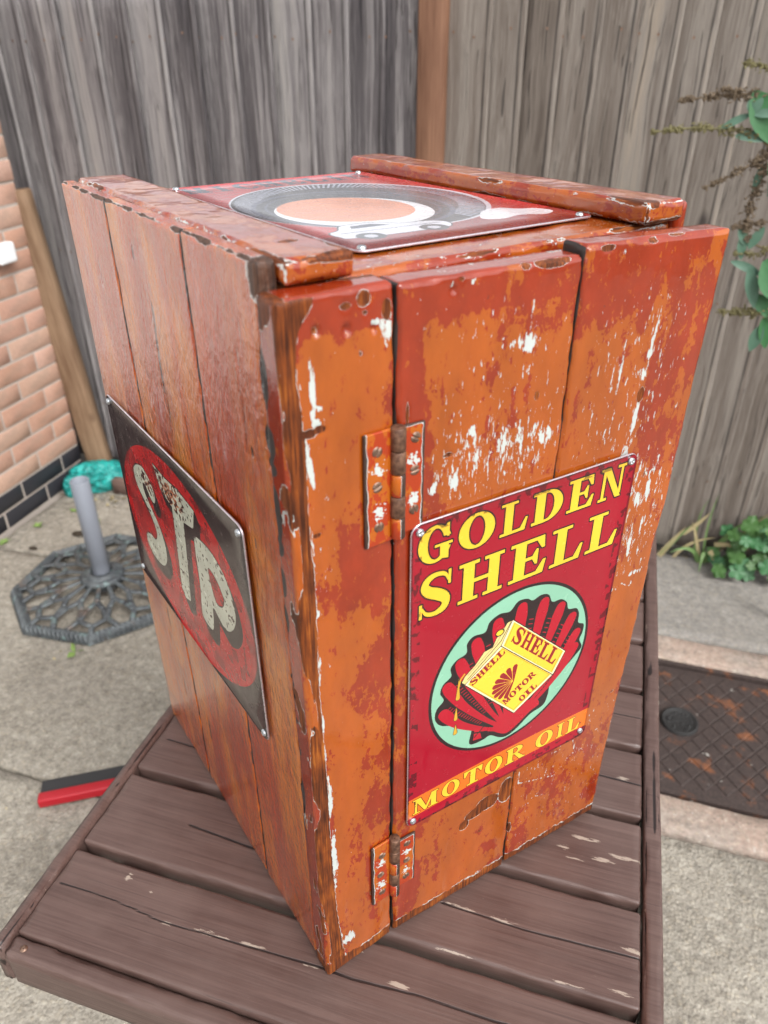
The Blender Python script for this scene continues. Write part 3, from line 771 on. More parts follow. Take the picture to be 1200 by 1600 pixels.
gb = Vector((.56, 1.87, 0))
for a, b, c, W_, m_ in [((.55, 1.86, 0), (.52, 1.84, .10), (.45, 1.82, .05), .014, 'grass'), ((.56, 1.86, 0), (.55, 1.84, .12), (.545, 1.80, .0), .016, 'grass'), ((.57, 1.87, 0), (.60, 1.86, .12), (.65, 1.85, .19), .020, 'grass'),
                        ((.55, 1.87, .01), (.51, 1.87, .14), (.50, 1.86, .15), .010, 'straw'), ((.425, 1.86, .005), (.45, 1.86, .06), (.485, 1.86, .13), .016, 'straw'), ((.43, 1.86, .01), (.47, 1.86, .09), (.50, 1.86, .14), .010, 'grass'),
                        ((.58, 1.86, .08), (.62, 1.85, .10), (.68, 1.85, .085), .014, 'straw'), ((.48, 1.865, .10), (.52, 1.865, .14), (.545, 1.865, .19), .014, 'straw'), ((.57, 1.85, .06), (.575, 1.84, .06), (.60, 1.82, .015), .014, 'straw'),
                        ((.56, 1.87, 0), (.54, 1.87, .17), (.56, 1.88, .25), .006, 'grass'), ((.54, 1.87, 0), (.50, 1.87, .15), (.535, 1.88, .23), .006, 'grass'), ((.47, 1.87, 0), (.5, 1.87, .08), (.58, 1.87, .10), .010, 'straw')]:
    q = MB(); q.add(*blade(bez(a, b, c), W_, None, gb)); q.build('blade', M[m_], gt, True)
# leafy weed
wd_ = tag(empty('leafy_weed', (.69, 1.84, 0)), 'bushy green weed with lobed leaves at the lower right by the fence', 'weed')
wb = Vector((.69, 1.84, 0))
def lobed(c, s, nrm_, rot):
    nrm_ = Vector(nrm_).normalized(); a = nrm_.cross(Vector((0, 0, 1))).normalized(); b = nrm_.cross(a).normalized()
    V = [Vector(c)]; n = 20
    for k in range(n):
        th = rot + 2 * math.pi * k / n; r_ = s * (.72 + .28 * abs(math.cos(2.5 * (th - rot))))
        V.append(Vector(c) + a * r_ * math.cos(th) + b * r_ * math.sin(th) + nrm_ * .12 * s * math.cos(5 * th))
    return V, [(0, k + 1, (k + 1) % n + 1) for k in range(n)]
for k in range(75):
    u = random.random() ** .7; x = random.gauss(.70, .062) ; y = 1.83 + random.uniform(-.06, .05); z = max(.012, random.uniform(.01, .20) * (.45 + .55 * min(1, max(0, (x - .56) / .12))))
    if x < .575: continue
    q = MB(); q.add(*lobed(Vector((x, y, z)) - wb, random.uniform(.016, .030), (random.uniform(-.5, .3), -1, random.uniform(.3, 1.6)), random.uniform(0, 6)))
    q.build('leaf', M['green' if random.random() < .75 else 'bud_d'], wd_, True)
q = MB()
for k in range(14):
    x = random.uniform(.62, .78); q.tube([Vector((.69, 1.84, 0)) - wb, Vector((x, 1.83, .09)) - wb, Vector((x + random.uniform(-.02, .02), 1.82, .17)) - wb], .0012, 4)
q.build('stem', M['green'], wd_)
# dry twig over the fence foot
tw = MB(); tw.tube([(.60, 1.86, .06), (.70, 1.87, .20), (.80, 1.88, .30), (.95, 1.885, .40)], [.003, .003, .0035, .004], 5)
tag(tw.build('dry_twig', M['stem']), 'thin dry twig rising to the right against the pale fence', 'twig')
# seedlings at the wall foot
for (x, y) in ((-1.60, 1.55), (-1.66, 1.42), (-1.48, 1.50), (-1.70, 1.30)):
    q = MB()
    for k in range(9):
        a = random.uniform(0, 6.28); q.add(*leaf_geo((0, 0, .002), (math.cos(a), math.sin(a), .5), random.uniform(.012, .026), .009, .2, up=Vector((.1, .1, 1))))
    o = q.build('seedling', M['lime']); o.location = (x, y, 0)
    tag(o, {-1.60: 'tiny seedling nearest the teal bag', -1.66: 'tiny seedling in the middle along the brick wall foot', -1.48: 'tiny seedling out on the paving behind the parasol tube', -1.70: 'tiny seedling nearest the frame edge at the brick wall foot'}[x], 'weed', 'seedlings in the paving')
lit = MB()
for k in range(150):
    if k < 70: x, y = random.gauss(-1.50, .09), random.gauss(1.655, .03)
    elif k < 120: x, y = random.uniform(.36, .9), random.gauss(1.875, .012)
    else: x, y = random.uniform(-1.70, -.9), random.uniform(.3, 1.6)
    a_ = random.uniform(0, 6.28); s_ = random.uniform(.002, .007) * (1.6 if k < 70 else 1)
    p_ = [(x + s_ * math.cos(a_ + q_) * (1 if i_ % 2 else .6), y + s_ * math.sin(a_ + q_) * .8, .006 + random.uniform(0, .004)) for i_, q_ in enumerate((0, 1.3, 2.8, 4.4))]
    lit.add(p_, [(0, 1, 2, 3)], k % 3)
tag(lit.build('leaf_litter', [M['straw'], M['stem'], M['conc_fine']]), 'bits of dry leaf and grit scattered on the paving', 'litter', kind='stuff')
M['debris'] = wood_mat('dark_debris', (.018, .013, .010), (.06, .045, .03))
for (x, y, s, lb) in ((-1.49, 1.42, .022, 'dark clod on the paving between wall and parasol base'), (-1.58, 1.30, .016, 'dark curled leaf on the slab joint by the wall')):
    P_ = P * (1 + .5 * (fbm(P * 2, int(-x * 100), 3)[:, None] - .5)) * np.array([s, s * .6, s * .35]); P_[:, 2] = np.maximum(P_[:, 2] + s * .2, 0.001)
    o = mesh_obj('clod', P_, F_, M['debris'], None, True); o.location = (x, y, 0); tag(o, lb, 'debris')

# ------------------------------------------------------------------ the table
tbl = tag(empty('garden_table', (-.29, -.066, TT)), 'purple-brown slatted wooden garden table with worn paint, under the orange cabinet', 'table')
T0 = Vector((-.29, -.066, TT))
def line_mask(P, pts, wd):
    d = np.full(len(P), 9.)
    for (x0, y0), (x1, y1) in zip(pts[:-1], pts[1:]):
        ax, ay = x1 - x0, y1 - y0; L2 = ax * ax + ay * ay
        u = np.clip(((P[:, 0] - x0) * ax + (P[:, 1] - y0) * ay) / L2, 0, 1)
        d = np.minimum(d, np.hypot(P[:, 0] - x0 - u * ax, P[:, 1] - y0 - u * ay))
    return d
CR = [[(-.290, .0035), (-.246, .005), (-.209, .003), (-.171, -.001), (-.118, .001), (-.073, .002), (-.01, .004), (.02, .003), (.078, .007), (.146, .006), (.2, .009)],
      [(-.20, .099), (-.13, .094), (-.05, .090), (.0, .092)], [(.08, .094), (.16, .091), (.27, .095)], [(.0, .292), (.12, .296), (.27, .292)], [(.1, .392), (.27, .396)], [(-.28, .196), (-.2, .192), (-.1, .197)]]
SCUFF = [(-.225, .030, .007, .010), (-.195, .022, .004, .004), (-.118, .002, .030, .004), (-.075, .003, .028, .004), (-.165, -.001, .012, .003), (-.02, .003, .02, .003), (.02, .028, .006, .005), (.06, .010, .02, .004), (-.145, .155, .02, .003),
         (.187, .190, .014, .006), (.226, .186, .022, .005), (.25, .195, .03, .005), (.21, .206, .03, .004), (.20, .180, .02, .003), (.26, .10, .03, .004), (.10, .095, .03, .003), (.245, .296, .012, .005), (.14, .094, .03, .004), (.25, .060, .02, .003),
         (.10, .052, .03, .002), (.2, .054, .03, .002), (-.05, .25, .02, .004), (-.23, .20, .02, .003), (.05, -.035, .02, .003), (-.27, .045, .01, .002)]
def tmask(o):
    def f(P_):
        Q = P_ + np.array(o)
        w_ = np.zeros(len(Q)); c = np.zeros(len(Q))
        topm = Q[:, 2] > TT - .004
        for (x, y, a, b) in SCUFF: w_ = np.maximum(w_, np.exp(-((Q[:, 0] - x) / a) ** 2 - ((Q[:, 1] - y) / b) ** 2))
        for L_ in CR:
            d = line_mask(Q, L_, 0); wd = .0019 * (.45 + fbm(Q * np.array([12, 40, 1]), 5, 2)); c = np.maximum(c, np.clip(1.2 - d / wd, 0, 1))
        return {'white': w_ * topm, 'crack': c * topm, 'orange': c * 0}
    return f
def tdisp(sd):
    def f(P_, N): 
        return (fbm(P_ * np.array([6, 130, 60]), sd, 3) - .5) * .0006 - .0
    return f
edges = [-.0485] + [.0455 + .0995 * k for k in range(10)]
for k in range(len(edges) - 1):
    a, b = edges[k] + .0045 * (k > 0), edges[k + 1] - .0045
    zt = random.uniform(-.0008, .0008)
    near = k < 6
    rbox('slat', (-.0050, a + .066, -.034), (.555, b + .066, zt), .0030, (.006, .0016, .01) if near else (.02, .01, .01), M['table'], tbl,
         disp=tdisp(300 + k), attrs=tmask(T0), wob=.0008, seed=300 + k, rvar=.003)
LEN = edges[-1] + .020
# frame: side rails stand a touch proud, front rail has a rounded nose
def rail_attr(P_):
    e = fbm((P_) * np.array([120, 14, 120]), 77, 4); hi = (P_[:, 2] > -.004)
    return {'white': np.clip((e - .56) * 3.2, 0, 1) * hi, 'crack': np.clip((fbm(P_ * np.array([700, 9, 300]), 78, 3) - .63) * 14, 0, 1), 'orange': e * 0}
for nm, x0, x1 in (('side_rail', -.0190, -.0056), ('side_rail', .5565, .574)):
    rbox(nm, (x0, -.003, -.052), (x1, LEN + .066, .0022), .003, (.004, .006, .01), M['table'], tbl, disp=tdisp(320), attrs=rail_attr, wob=.0012, seed=330 + int(x0 * 100), rvar=.006)
rbox('front_rail', (-.0052, -.004, -.052), (.5560, .0155, -.0015), .005, (.005, .003, .006), M['table'], tbl, disp=tdisp(340), attrs=lambda P_: {k_: v_ * .6 for k_, v_ in tmask(T0)(P_).items()}, wob=.001, seed=341, rvar=.005)
rbox('rear_rail', (-.0052, LEN + .050, -.052), (.5560, LEN + .066, -.0015), .004, .02, M['table'], tbl)
for x in (.03, .27, .50):
    rbox('bearer', (x, .017, -.070), (x + .035, LEN + .048, -.0345), .003, .03, M['table'], tbl)
LEGS = 1
for (x, y) in ((.075, .12), (.430, .12), (.075, LEN - .09), (.430, LEN - .09)):
    rbox('leg', (x, y, -TT), (x + .052, y + .052, -.0705), .004, .05, M['table'], tbl)
for (x, y) in ((.012, .006), (.30, .006), (.545, .006)):
    s_ = MB(); s_.lathe([(.0035, -.0014), (.0034, -.0004), (.0005, -.0002)], 12, (x, y, 0)); s_.build('nail_head', M['old_screw'], tbl, True)

# ------------------------------------------------------------------ the cabinet (its own frame: x along the door front, y to the back, z up)
CA = R(90 - 38.2)
cab = tag(empty('wooden_cabinet', (0, 0, TT), CA), 'distressed red and orange plank cabinet with enamel signs, standing on the garden table', 'cabinet')
def blobs(L_, X, Zc):
    m_ = np.zeros(len(X))
    for (x, z, a, b) in L_:
        a = max(a, .0009); b = max(b, .0009)
        q = ((X - x) / a) ** 2 + ((Zc - z) / b) ** 2; m_ = np.maximum(m_, np.clip(1.0 - .5 * q, 0, 1))
    return m_
EDGE = [(.5972, .0191), (.5927, .0177), (.5876, .0125), (.5802, .0095), (.5704, .0083), (.5572, .0074), (.5428, .009), (.5311, .0094), (.5242, .0101), (.5128, .0101), (.4851, .0092), (.4593, .0092), (.4361, .0104), (.4072, .0101), (.3659, .0087), (.332, .0083), (.3016, .0082), (.2545, .0094), (.2034, .0097), (.1458, .0105), (.09, .0115), (.0234, .0150), (.0, .018)][::-1]
P1_BARE = [(.0479,.5932,.0042,.0042),(.0622,.5853,.0032,.0060),(.0372,.5911,.0034,.002),(.0486,.586,.0016,.0016),(.0189,.5282,.0042,.0024),(.013,.5272,.0045,.0028),(.0137,.4629,.0034,.0014),(.0112,.0238,.0056,.0045),(.0474,.0815,.0026,.0038),(.0527,.0698,.003,.003),(.0454,.5652,.0012,.0012),(.0196,.5813,.0016,.002)]
P1_WHITE = [(.0622,.5769,.0047,.0080),(.0545,.5799,.0027,.0024),(.0618,.5665,.001,.0021),(.0171,.5316,.0027,.0034),(.0106,.5203,.0022,.0102),(.0155,.5376,.0013,.0034),(.0105,.2325,.0024,.0188),(.0125,.1629,.0030,.0351),(.0217,.0383,.0068,.0079),(.0196,.5402,.002,.002),(.0165,.553,.002,.014),(.0128,.50,.0018,.012)]
MB_ = [(.1073,.5971,.0125,.0034),(.0868,.5966,.003,.0018),(.1057,.5142,.0018,.003),(.0414,.5949,.0021,.0012),(.1228,.1207,.0084,.0150),(.1009,.1173,.0118,.0088),(.0868,.1116,.0095,.0060),(.076,.1028,.005,.006),(.0082,.5223,.0009,.0081),(.0385,.4898,.004,.0013),(.0952,.0796,.0016,.0013)]
M_WHITE = [(.0941,.5509,.0080,.0070),(.0945,.5741,.0023,.0053),(.0269,.5924,.0028,.0017),(.0489,.593,.0021,.0021),(.0547,.501,.0040,.0048),(.0811,.4879,.0063,.0083),(.0946,.4845,.0034,.0147),(.1165,.4837,.0076,.0065),(.0606,.4885,.0041,.0121),(.0352,.593,.0014,.0028),(.045,.47,.006,.008),(.028,.47,.004,.006),(.108,.49,.005,.006)]
R_BARE = [(.1505,.5977,.0063,.0020),(.206,.4934,.0037,.0060),(.1895,.5985,.0041,.0016),(.2132,.601,.0083,.0016),(.2286,.4236,.0014,.003),(.2526,.1844,.0016,.002),(.1345,.0572,.0022,.0076)]
R_WHITE = [(.1639,.5936,.0024,.0028),(.2089,.5424,.0018,.016),(.2074,.5247,.0034,.0108),(.2032,.5093,.0056,.0064),(.2049,.4774,.0026,.0235),(.18,.5161,.0020,.0199),(.2002,.4423,.0048,.0121),(.2273,.4011,.0052,.0083),(.2299,.3588,.0035,.012),(.2463,.3259,.0090,.0030),(.2182,.3163,.0058,.0020),(.2445,.5133,.0014,.0019),(.237,.405,.004,.014)]
CURL = [[(.2094,.3231),(.2245,.3153),(.231,.3195),(.2419,.3126),(.2472,.3221),(.2546,.3295)],
        [(.138,.1198),(.1387,.146),(.1533,.15),(.1681,.1279),(.1764,.1362),(.1907,.1365),(.192,.1533),(.2046,.1504),(.2137,.1229),(.2024,.116),(.1882,.1016),(.171,.1079),(.1543,.1139),(.138,.1198)], [(.20,.10),(.215,.105),(.23,.135),(.245,.14)], [(.15,.075),(.165,.085),(.18,.08)]]
def region(X, Zc, x0, x1, z0, z1, s=.02):
    f = lambda v, a, b: 1 / (1 + np.exp(-(v - a) / (s * .3))) * 1 / (1 + np.exp((v - b) / (s * .3)))
    return f(X, x0, x1) * f(Zc, z0, z1)
def common(P_, W0, W1, ztop, seed):
    X, Y, Zc = P_[:, 0], P_[:, 1], P_[:, 2]
    n = fbm(np.stack([X * 90, Y * 90, Zc * 25], 1), seed, 3)
    bot = np.clip(1.0 - (Zc - .0) / (.018 + .014 * n), 0, 1) * 1.25           # saw-cut bottom edge
    d_edge = np.minimum(X - W0, W1 - X)
    side = np.clip(.55 - d_edge / .006, 0, 1) * np.clip((n - .50) * 5, 0, 1)  # chips along seams
    topw = np.clip(.6 - (ztop - Zc) / .006, 0, 1) * np.clip((fbm(np.stack([X * 55, Y * 120, Zc * 60], 1), seed + 1, 3) - .46) * 5, 0, 1)
    return X, Y, Zc, n, bot, side, topw
BLACKS = [(.0241,.5546,.0030,.016),(.0233,.5186,.0035,.010),(.0223,.5036,.0030,.004),(.0218,.4737,.0028,.018),(.0220,.4512,.0026,.006),(.0222,.4253,.0024,.010),(.023,.3965,.0020,.010),(.0231,.3413,.0016,.003),(.0225,.33,.0014,.003),(.0225,.3062,.0016,.0024),(.0223,.2249,.0018,.018),(.0242,.1835,.0014,.012),(.0225,.275,.0014,.004)]
BLACKS = [(y, z, a * 1.7, b * 1.1) for (y, z, a, b) in BLACKS]
def a_plank1(P_):
    X, Y, Zc, n, bot, side, topw = common(P_, 0, .067, .599, 401)
    ez = np.interp(Zc, [e[0] for e in EDGE], [e[1] for e in EDGE])
    inside = (ez - X) / .005 + .45
    onside = (X < .003)
    n2 = fbm(np.stack([X * 60, Y * 150, Zc * 18], 1), 402, 3)
    sid = np.clip((.0022 + .006 * (n2 - .5) * 2 - Y) / .002, -1, 1)          # bare arris wraps on to the side, red strip stays by the seam
    n3 = fbm(np.stack([X * 120, Y * 160, Zc * 22], 1), 409, 4)
    bare = np.where(onside, sid + .2, np.clip(inside, 0, 1.2)) - 3.4 * np.clip(n3 - .47, 0, 1) * (X < .0055)
    bare = np.where((Zc > .5985), .15 + .5 * (X < .004), bare)
    bare = np.maximum.reduce([bare, blobs(P1_BARE, X, Zc), bot, side * .8, topw * .9])
    rimx = np.exp(-((X - ez - .0006) / .0011) ** 2) * np.clip((fbm(P_ * np.array([40, 40, 60]), 5, 4) - .36) * 6, 0, 1.1) * (Zc < .57) * (Y < .004)
    white = np.maximum(blobs(P1_WHITE, X, Zc) * 1.0, rimx * .75)
    org = .06 * region(X, Zc, .008, .035, .25, .56) + .11 * region(X, Zc, .012, .035, .50, .56) - .10 * region(X, Zc, .030, .07, .30, .47) - .05 * region(X, Zc, .03, .07, .10, .25) + .02 - .10 * (Zc > .578) + .10 * region(X, Zc, .01, .04, .02, .40)
    org = org - .4 * (Y > .003)
    dark = blobs([(y - .0035, z, a * 1.3, b) for (y, z, a, b) in BLACKS], Y, Zc) * onside
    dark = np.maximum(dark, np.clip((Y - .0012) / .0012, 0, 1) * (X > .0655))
    return {'bare': bare, 'white': white, 'orange': org, 'scratch': .3 * region(X, Zc, .01, .03, .42, .56), 'dark': dark}
def a_mid(P_):
    X, Y, Zc, n, bot, side, topw = common(P_, 0, .1305, .5985, 411)
    bare = np.maximum.reduce([blobs(MB_, X, Zc) * (Y < .004) * 1.25, bot, side * .9, topw * .85])
    white = blobs(M_WHITE, X, Zc) * .82
    org = .075 * region(X, Zc, .03, .135, -.1, .56) - .16 * region(X, Zc, -.05, .020, .36, .7) - .06 * (Zc > .575) - .10 * blobs([(.0952,.0796,.017,.011),(.103,.0494,.0137,.0072),(.019,.0562,.010,.03)], X, Zc)
    scr = region(X, Zc, .025, .13, .45, .585, .03) * .5 + region(X, Zc, .02, .13, .455, .50) * .4
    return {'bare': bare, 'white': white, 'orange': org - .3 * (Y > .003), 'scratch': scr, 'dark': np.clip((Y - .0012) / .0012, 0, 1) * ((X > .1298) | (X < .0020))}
def a_right(P_):
    X, Y, Zc, n, bot, side, topw = common(P_, .1325, .2645, .602, 421)
    d = np.full(len(X), 9.)
    for L_ in CURL: d = np.minimum(d, line_mask(np.stack([X, Zc], 1), L_, 0))
    bare = np.maximum.reduce([blobs(R_BARE, X, Zc) * (Y < .004), bot, side * .7, topw * .85])
    white = np.maximum(blobs(R_WHITE, X, Zc) * .82, np.clip(1 - d / .0016, 0, 1) * .8)
    org = .055 - .12 * region(X, Zc, .13, .27, .55, .7) - .09 * region(X, Zc, .215, .27, .42, .56) + .06 * region(X, Zc, .2, .27, .2, .42) + .06 * region(X, Zc, .14, .2, .42, .53) - .02 * region(X, Zc, .13, .27, 0, .16)
    scr = .6 * region(X, Zc, .15, .24, .43, .57, .03) + .72 * region(X, Zc, .205, .265, .33, .44) + .35 * region(X, Zc, .13, .265, .02, .18)
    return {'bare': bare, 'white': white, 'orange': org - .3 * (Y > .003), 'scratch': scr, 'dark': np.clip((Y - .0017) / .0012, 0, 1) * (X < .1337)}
def pdisp(bl, seed, dim=()):
    def f(P_, N):
        X, Y, Zc = P_[:, 0], P_[:, 1], P_[:, 2]
        d = (fbm(P_ * np.array([45, 45, 16]), seed, 3) - .5) * .0012
        fr_ = Y < .004
        d -= blobs(bl, X, Zc) * fr_ * .0008
        for (x, z, a, b) in dim:
            q = np.hypot((X - x) / a, (Zc - z) / b); d -= np.exp(-q ** 2 * 1.2) * .0030 * fr_
            d += np.exp(-((q - 1.5) / .4) ** 2) * .0004 * fr_
        return d
    return f
DIM = [(.0196,.5813,.0020,.0026),(.0375,.579,.0023,.0030),(.0536,.5767,.0018,.0024)]
rbox('front_plank', (-.002, 0, 0), (.0671, .0215, .5995), .0026, (.0014, .0020, .0018), M['paint'], cab, disp=pdisp(P1_BARE, 401, DIM), attrs=a_plank1, wob=.0010, seed=401, rvar=.0030)
door = empty('door', (.0679, 0, 0), -.0718, cab)
rbox('door_plank', (.0006, 0, .001), (.1313, .0215, .5980), .0024, (.0017, .003, .0019), M['paint'], door, disp=pdisp(MB_, 411, [(.036,.59,.002,.002)]), attrs=a_mid, wob=.0010, seed=411, rvar=.0032)
def taper(P_):
    u = np.clip((P_[:, 0] - .1325) / .13, 0, 1)
    zz = P_[:, 2]; k = np.interp(zz, [0, .30, .36, .385, .6], [-.0110, -.0075, -.0068, -.0035, 0])
    P_[:, 0] += u * k
    P_[:, 2] += np.clip(zz - .5, 0, .1) / .1 * (.002 - .003 * u); return P_
rbox('door_plank', (.1323, .0005, .003), (.2650, .0220, .6010), .0026, (.0017, .003, .0019), M['paint'], door, disp=pdisp(R_BARE, 421), attrs=a_right, wob=.0010, seed=421, rvar=.0032, post=taper)
# side boards
CRK = [(.1943,.545,.0022,.012),(.1963,.525,.0022,.014),(.1975,.500,.0026,.016),(.194,.475,.0016,.012),(.0569,.5443,.0008,.02),(.0566,.5169,.0008,.02),(.16,.46,.001,.02),(.165,.40,.001,.03),(.31,.555,.001,.012),(.26,.555,.001,.012),(.216,.585,.002,.006),(.05,.5,.002,.004),(.31,.20,.0025,.016),(.318,.17,.0022,.010),(.30,.11,.002,.014),(.235,.10,.003,.02),(.06,.43,.0012,.005)]
def a_side(seed, y0, y1, ztop):
    def f(P_):
        X, Y, Zc = P_[:, 0], P_[:, 1], P_[:, 2]
        n = fbm(np.stack([X * 60, Y * 70, Zc * 90], 1), seed, 3)
        topw = np.clip(1.0 - (ztop - Zc) / (.0016 + .008 * np.clip(n - .35, 0, 1)), 0, 1)
        topw = topw * np.where(Zc > ztop - .0008, np.clip(1.3 - X / (.002 + .008 * np.clip(n - .4, 0, 1)), 0, 1), 1)
        bot = np.clip(1.0 - Zc / .005, 0, 1) * (n > .4)
        d_e = np.minimum(Y - y0, y1 - Y)
        sd_ = np.clip(.6 - d_e / .004, 0, 1) * np.clip((fbm(np.stack([X * 60, Y * 30, Zc * 30], 1), seed + 9, 3) - .52) * 5, 0, 1)
        corner = np.clip(1.1 - np.hypot((Y - .02) / .022, (Zc - .608) / .026), 0, 1) * 1.0
        org = .05 * np.sin(Y * 40) * 0 + .05 * region(Y, Zc, .12, .20, .3, .56) - .06 * region(Y, Zc, 0, .10, .42, .6, .04) + .02 * region(Y, Zc, .03, .09, .05, .4) + .03 * region(Y, Zc, .26, .39, .05, .5)
        black = blobs(BLACKS, Y, Zc)
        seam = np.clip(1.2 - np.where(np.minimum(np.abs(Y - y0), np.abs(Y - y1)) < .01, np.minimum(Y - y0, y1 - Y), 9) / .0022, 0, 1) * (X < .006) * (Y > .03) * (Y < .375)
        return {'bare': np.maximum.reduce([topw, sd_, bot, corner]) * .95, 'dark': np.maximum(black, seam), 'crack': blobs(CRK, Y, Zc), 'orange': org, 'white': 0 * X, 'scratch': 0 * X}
    return f
def sdisp(P_, N):
    d = (fbm(P_ * np.array([45, 45, 7]), 431, 3) - .5) * .0010
    return d - blobs(BLACKS, P_[:, 1], P_[:, 2]) * .0015 - blobs(CRK, P_[:, 1], P_[:, 2]) * .0006
for k, (y0, y1) in enumerate(((.0232, .1195), (.1200, .2630), (.2640, .3800))):
    zt = (.6138, .6134, .6130)[k]
    rbox('side_plank', (0.0, y0, 0), (.0120, y1, zt), .0022, (.003, .0019, .0022), M['side'], cab, disp=sdisp, attrs=a_side(440 + k, y0, y1, zt), wob=.0007, seed=430, rvar=.0030)
def a_gen(seed, edge=.5, org=0.0, lo=None, hi=None, scr=.1, wh=()):
    lo = np.array(lo); hi = np.array(hi)
    def f(P_):
        n = fbm(P_ * 60, seed, 3)
        dd = np.sort(np.stack([np.minimum(P_[:, i] - lo[i], hi[i] - P_[:, i]) for i in range(3)], 1), axis=1)
        e = np.clip(1 - dd[:, 1] / .007, 0, 1) * (dd[:, 0] < .004)
        n2 = fbm(P_ * 28, seed + 4, 3)
        bare = np.clip(e * (.25 + edge * 2.2 * np.clip(n2 - .38, 0, 1) * 2), 0, 1)
        z = 0 * n
        b2 = np.maximum(bare, blobs([(x, y, a, b) for (x, y, a, b) in wh], P_[:, 0], P_[:, 1]) * (P_[:, 2] > hi[2] - .0035))
        return {'bare': b2, 'white': np.clip(n - .62, 0, 1) * 1.0, 'orange': z + org, 'scratch': z + scr, 'dark': z}
    return f
for (x0, x1) in ((.3280, .3395),):
    for (y0, y1) in ((.0225, .1395), (.1405, .2600), (.2610, .3800)):
        rbox('side_plank', (x0, y0, 0), (x1, y1, .6120), .0025, (.004, .005, .006), M['paint'], cab, attrs=a_gen(451, .9, -.05, (x0, y0, 0), (x1, y1, .612)), wob=.0006, seed=451, rvar=.003)
for (x0, x1) in ((.0130, .1300), (.1310, .2200), (.2210, .3270)):
    rbox('back_plank', (x0, .3805, 0), (x1, .3925, .598), .0025, (.01, .004, .01), M['paint'], cab, attrs=a_gen(455, .5, 0, (x0, .38, 0), (x1, .3925, .598)), seed=455)
# deck planks and battens on top
for k, (y0, y1) in enumerate(((.0260, .1330), (.1345, .2560), (.2575, .3795))):
    rbox('deck_plank', (.0130, y0, .5860), (.3270, y1, .5998 + .0003 * k), .0030, (.003, .002, .003), M['paint_deck'], cab, disp=lambda P_, N: (fbm(P_ * 40, 461, 3) - .5) * .0012,
         attrs=a_gen(461 + k, .45, .03, (.013, y0, .586), (.327, y1, .60), .5), wob=.0008, seed=461, rvar=.003)
rbox('floor_plank', (.0130, .0260, .002), (.3270, .3795, .014), .002, .02, M['paint_deck'], cab)
LB = [(.045, .016, .012, .006), (.030, .012, .010, .005), (.052, .030, .004, .012), (.036, .055, .006, .004)]
rbox('batten', (.0122, .0165, .6006), (.0540, .3790, .6145), .0032, (.0018, .0022, .0022), M['paint_top'], cab, disp=lambda P_, N: (fbm(P_ * 40, 471, 3) - .5) * .0014,
     attrs=a_gen(471, .5, .035, (.0125, .0165, .6006), (.054, .379, .6145), .25, LB), wob=.0009, seed=471, rvar=.0040)
RBt = [(.292, .035, .004, .022), (.295, .022, .006, .006), (.335, .2, .003, .01)]
rbox('batten', (.2865, .0170, .6006), (.3275, .3890, .6150), .0032, (.0018, .0022, .0022), M['paint_top'], cab, disp=lambda P_, N: (fbm(P_ * 40, 481, 3) - .5) * .0014,
     attrs=a_gen(481, .5, .05, (.2865, .017, .6006), (.3275, .389, .615), .2, RBt), wob=.0009, seed=481, rvar=.0035)

# screws
def screw_mesh(rad, h, mat, cross=False, seed=0):
    n = 17; g_ = np.linspace(-1, 1, n); X, Y = np.meshgrid(g_, g_, indexing='ij')
    m_ = np.maximum(np.abs(X), np.abs(Y)); r_ = np.hypot(X, Y); k = np.where(r_ > 0, m_ / np.maximum(r_, 1e-9), 0)
    U, V_ = X * k, Y * k; rr2 = np.hypot(U, V_)
    Z_ = h * np.sqrt(np.clip(1 - rr2 ** 2 * .92, 0, 1))
    slot = np.abs(U) < .13
    if cross: slot = (slot & (np.abs(V_) < .6)) | ((np.abs(V_) < .13) & (np.abs(U) < .6))
    Z_ = Z_ - slot * h * .55; Z_[m_ > .99] = -h * .3
    V = np.stack([U * rad, V_ * rad, Z_], -1).reshape(-1, 3)
    F = [(i * n + j, (i + 1) * n + j, (i + 1) * n + j + 1, i * n + j + 1) for i in range(n - 1) for j in range(n - 1)]
    o = mesh_obj('screw', V, F, mat, None, True); me = o.data; bpy.data.objects.remove(o); return me
SCR_OLD = screw_mesh(.0038, .0017, M['old_screw']); SCR_NEW = screw_mesh(.0030, .0016, M['zinc'], True)
def put_screw(me, parent, loc, rot): # rot: euler that turns +z to the outward normal
    o = bpy.data.objects.new('screw', me); o.location = loc; o.rotation_euler = rot; return link(o, parent)

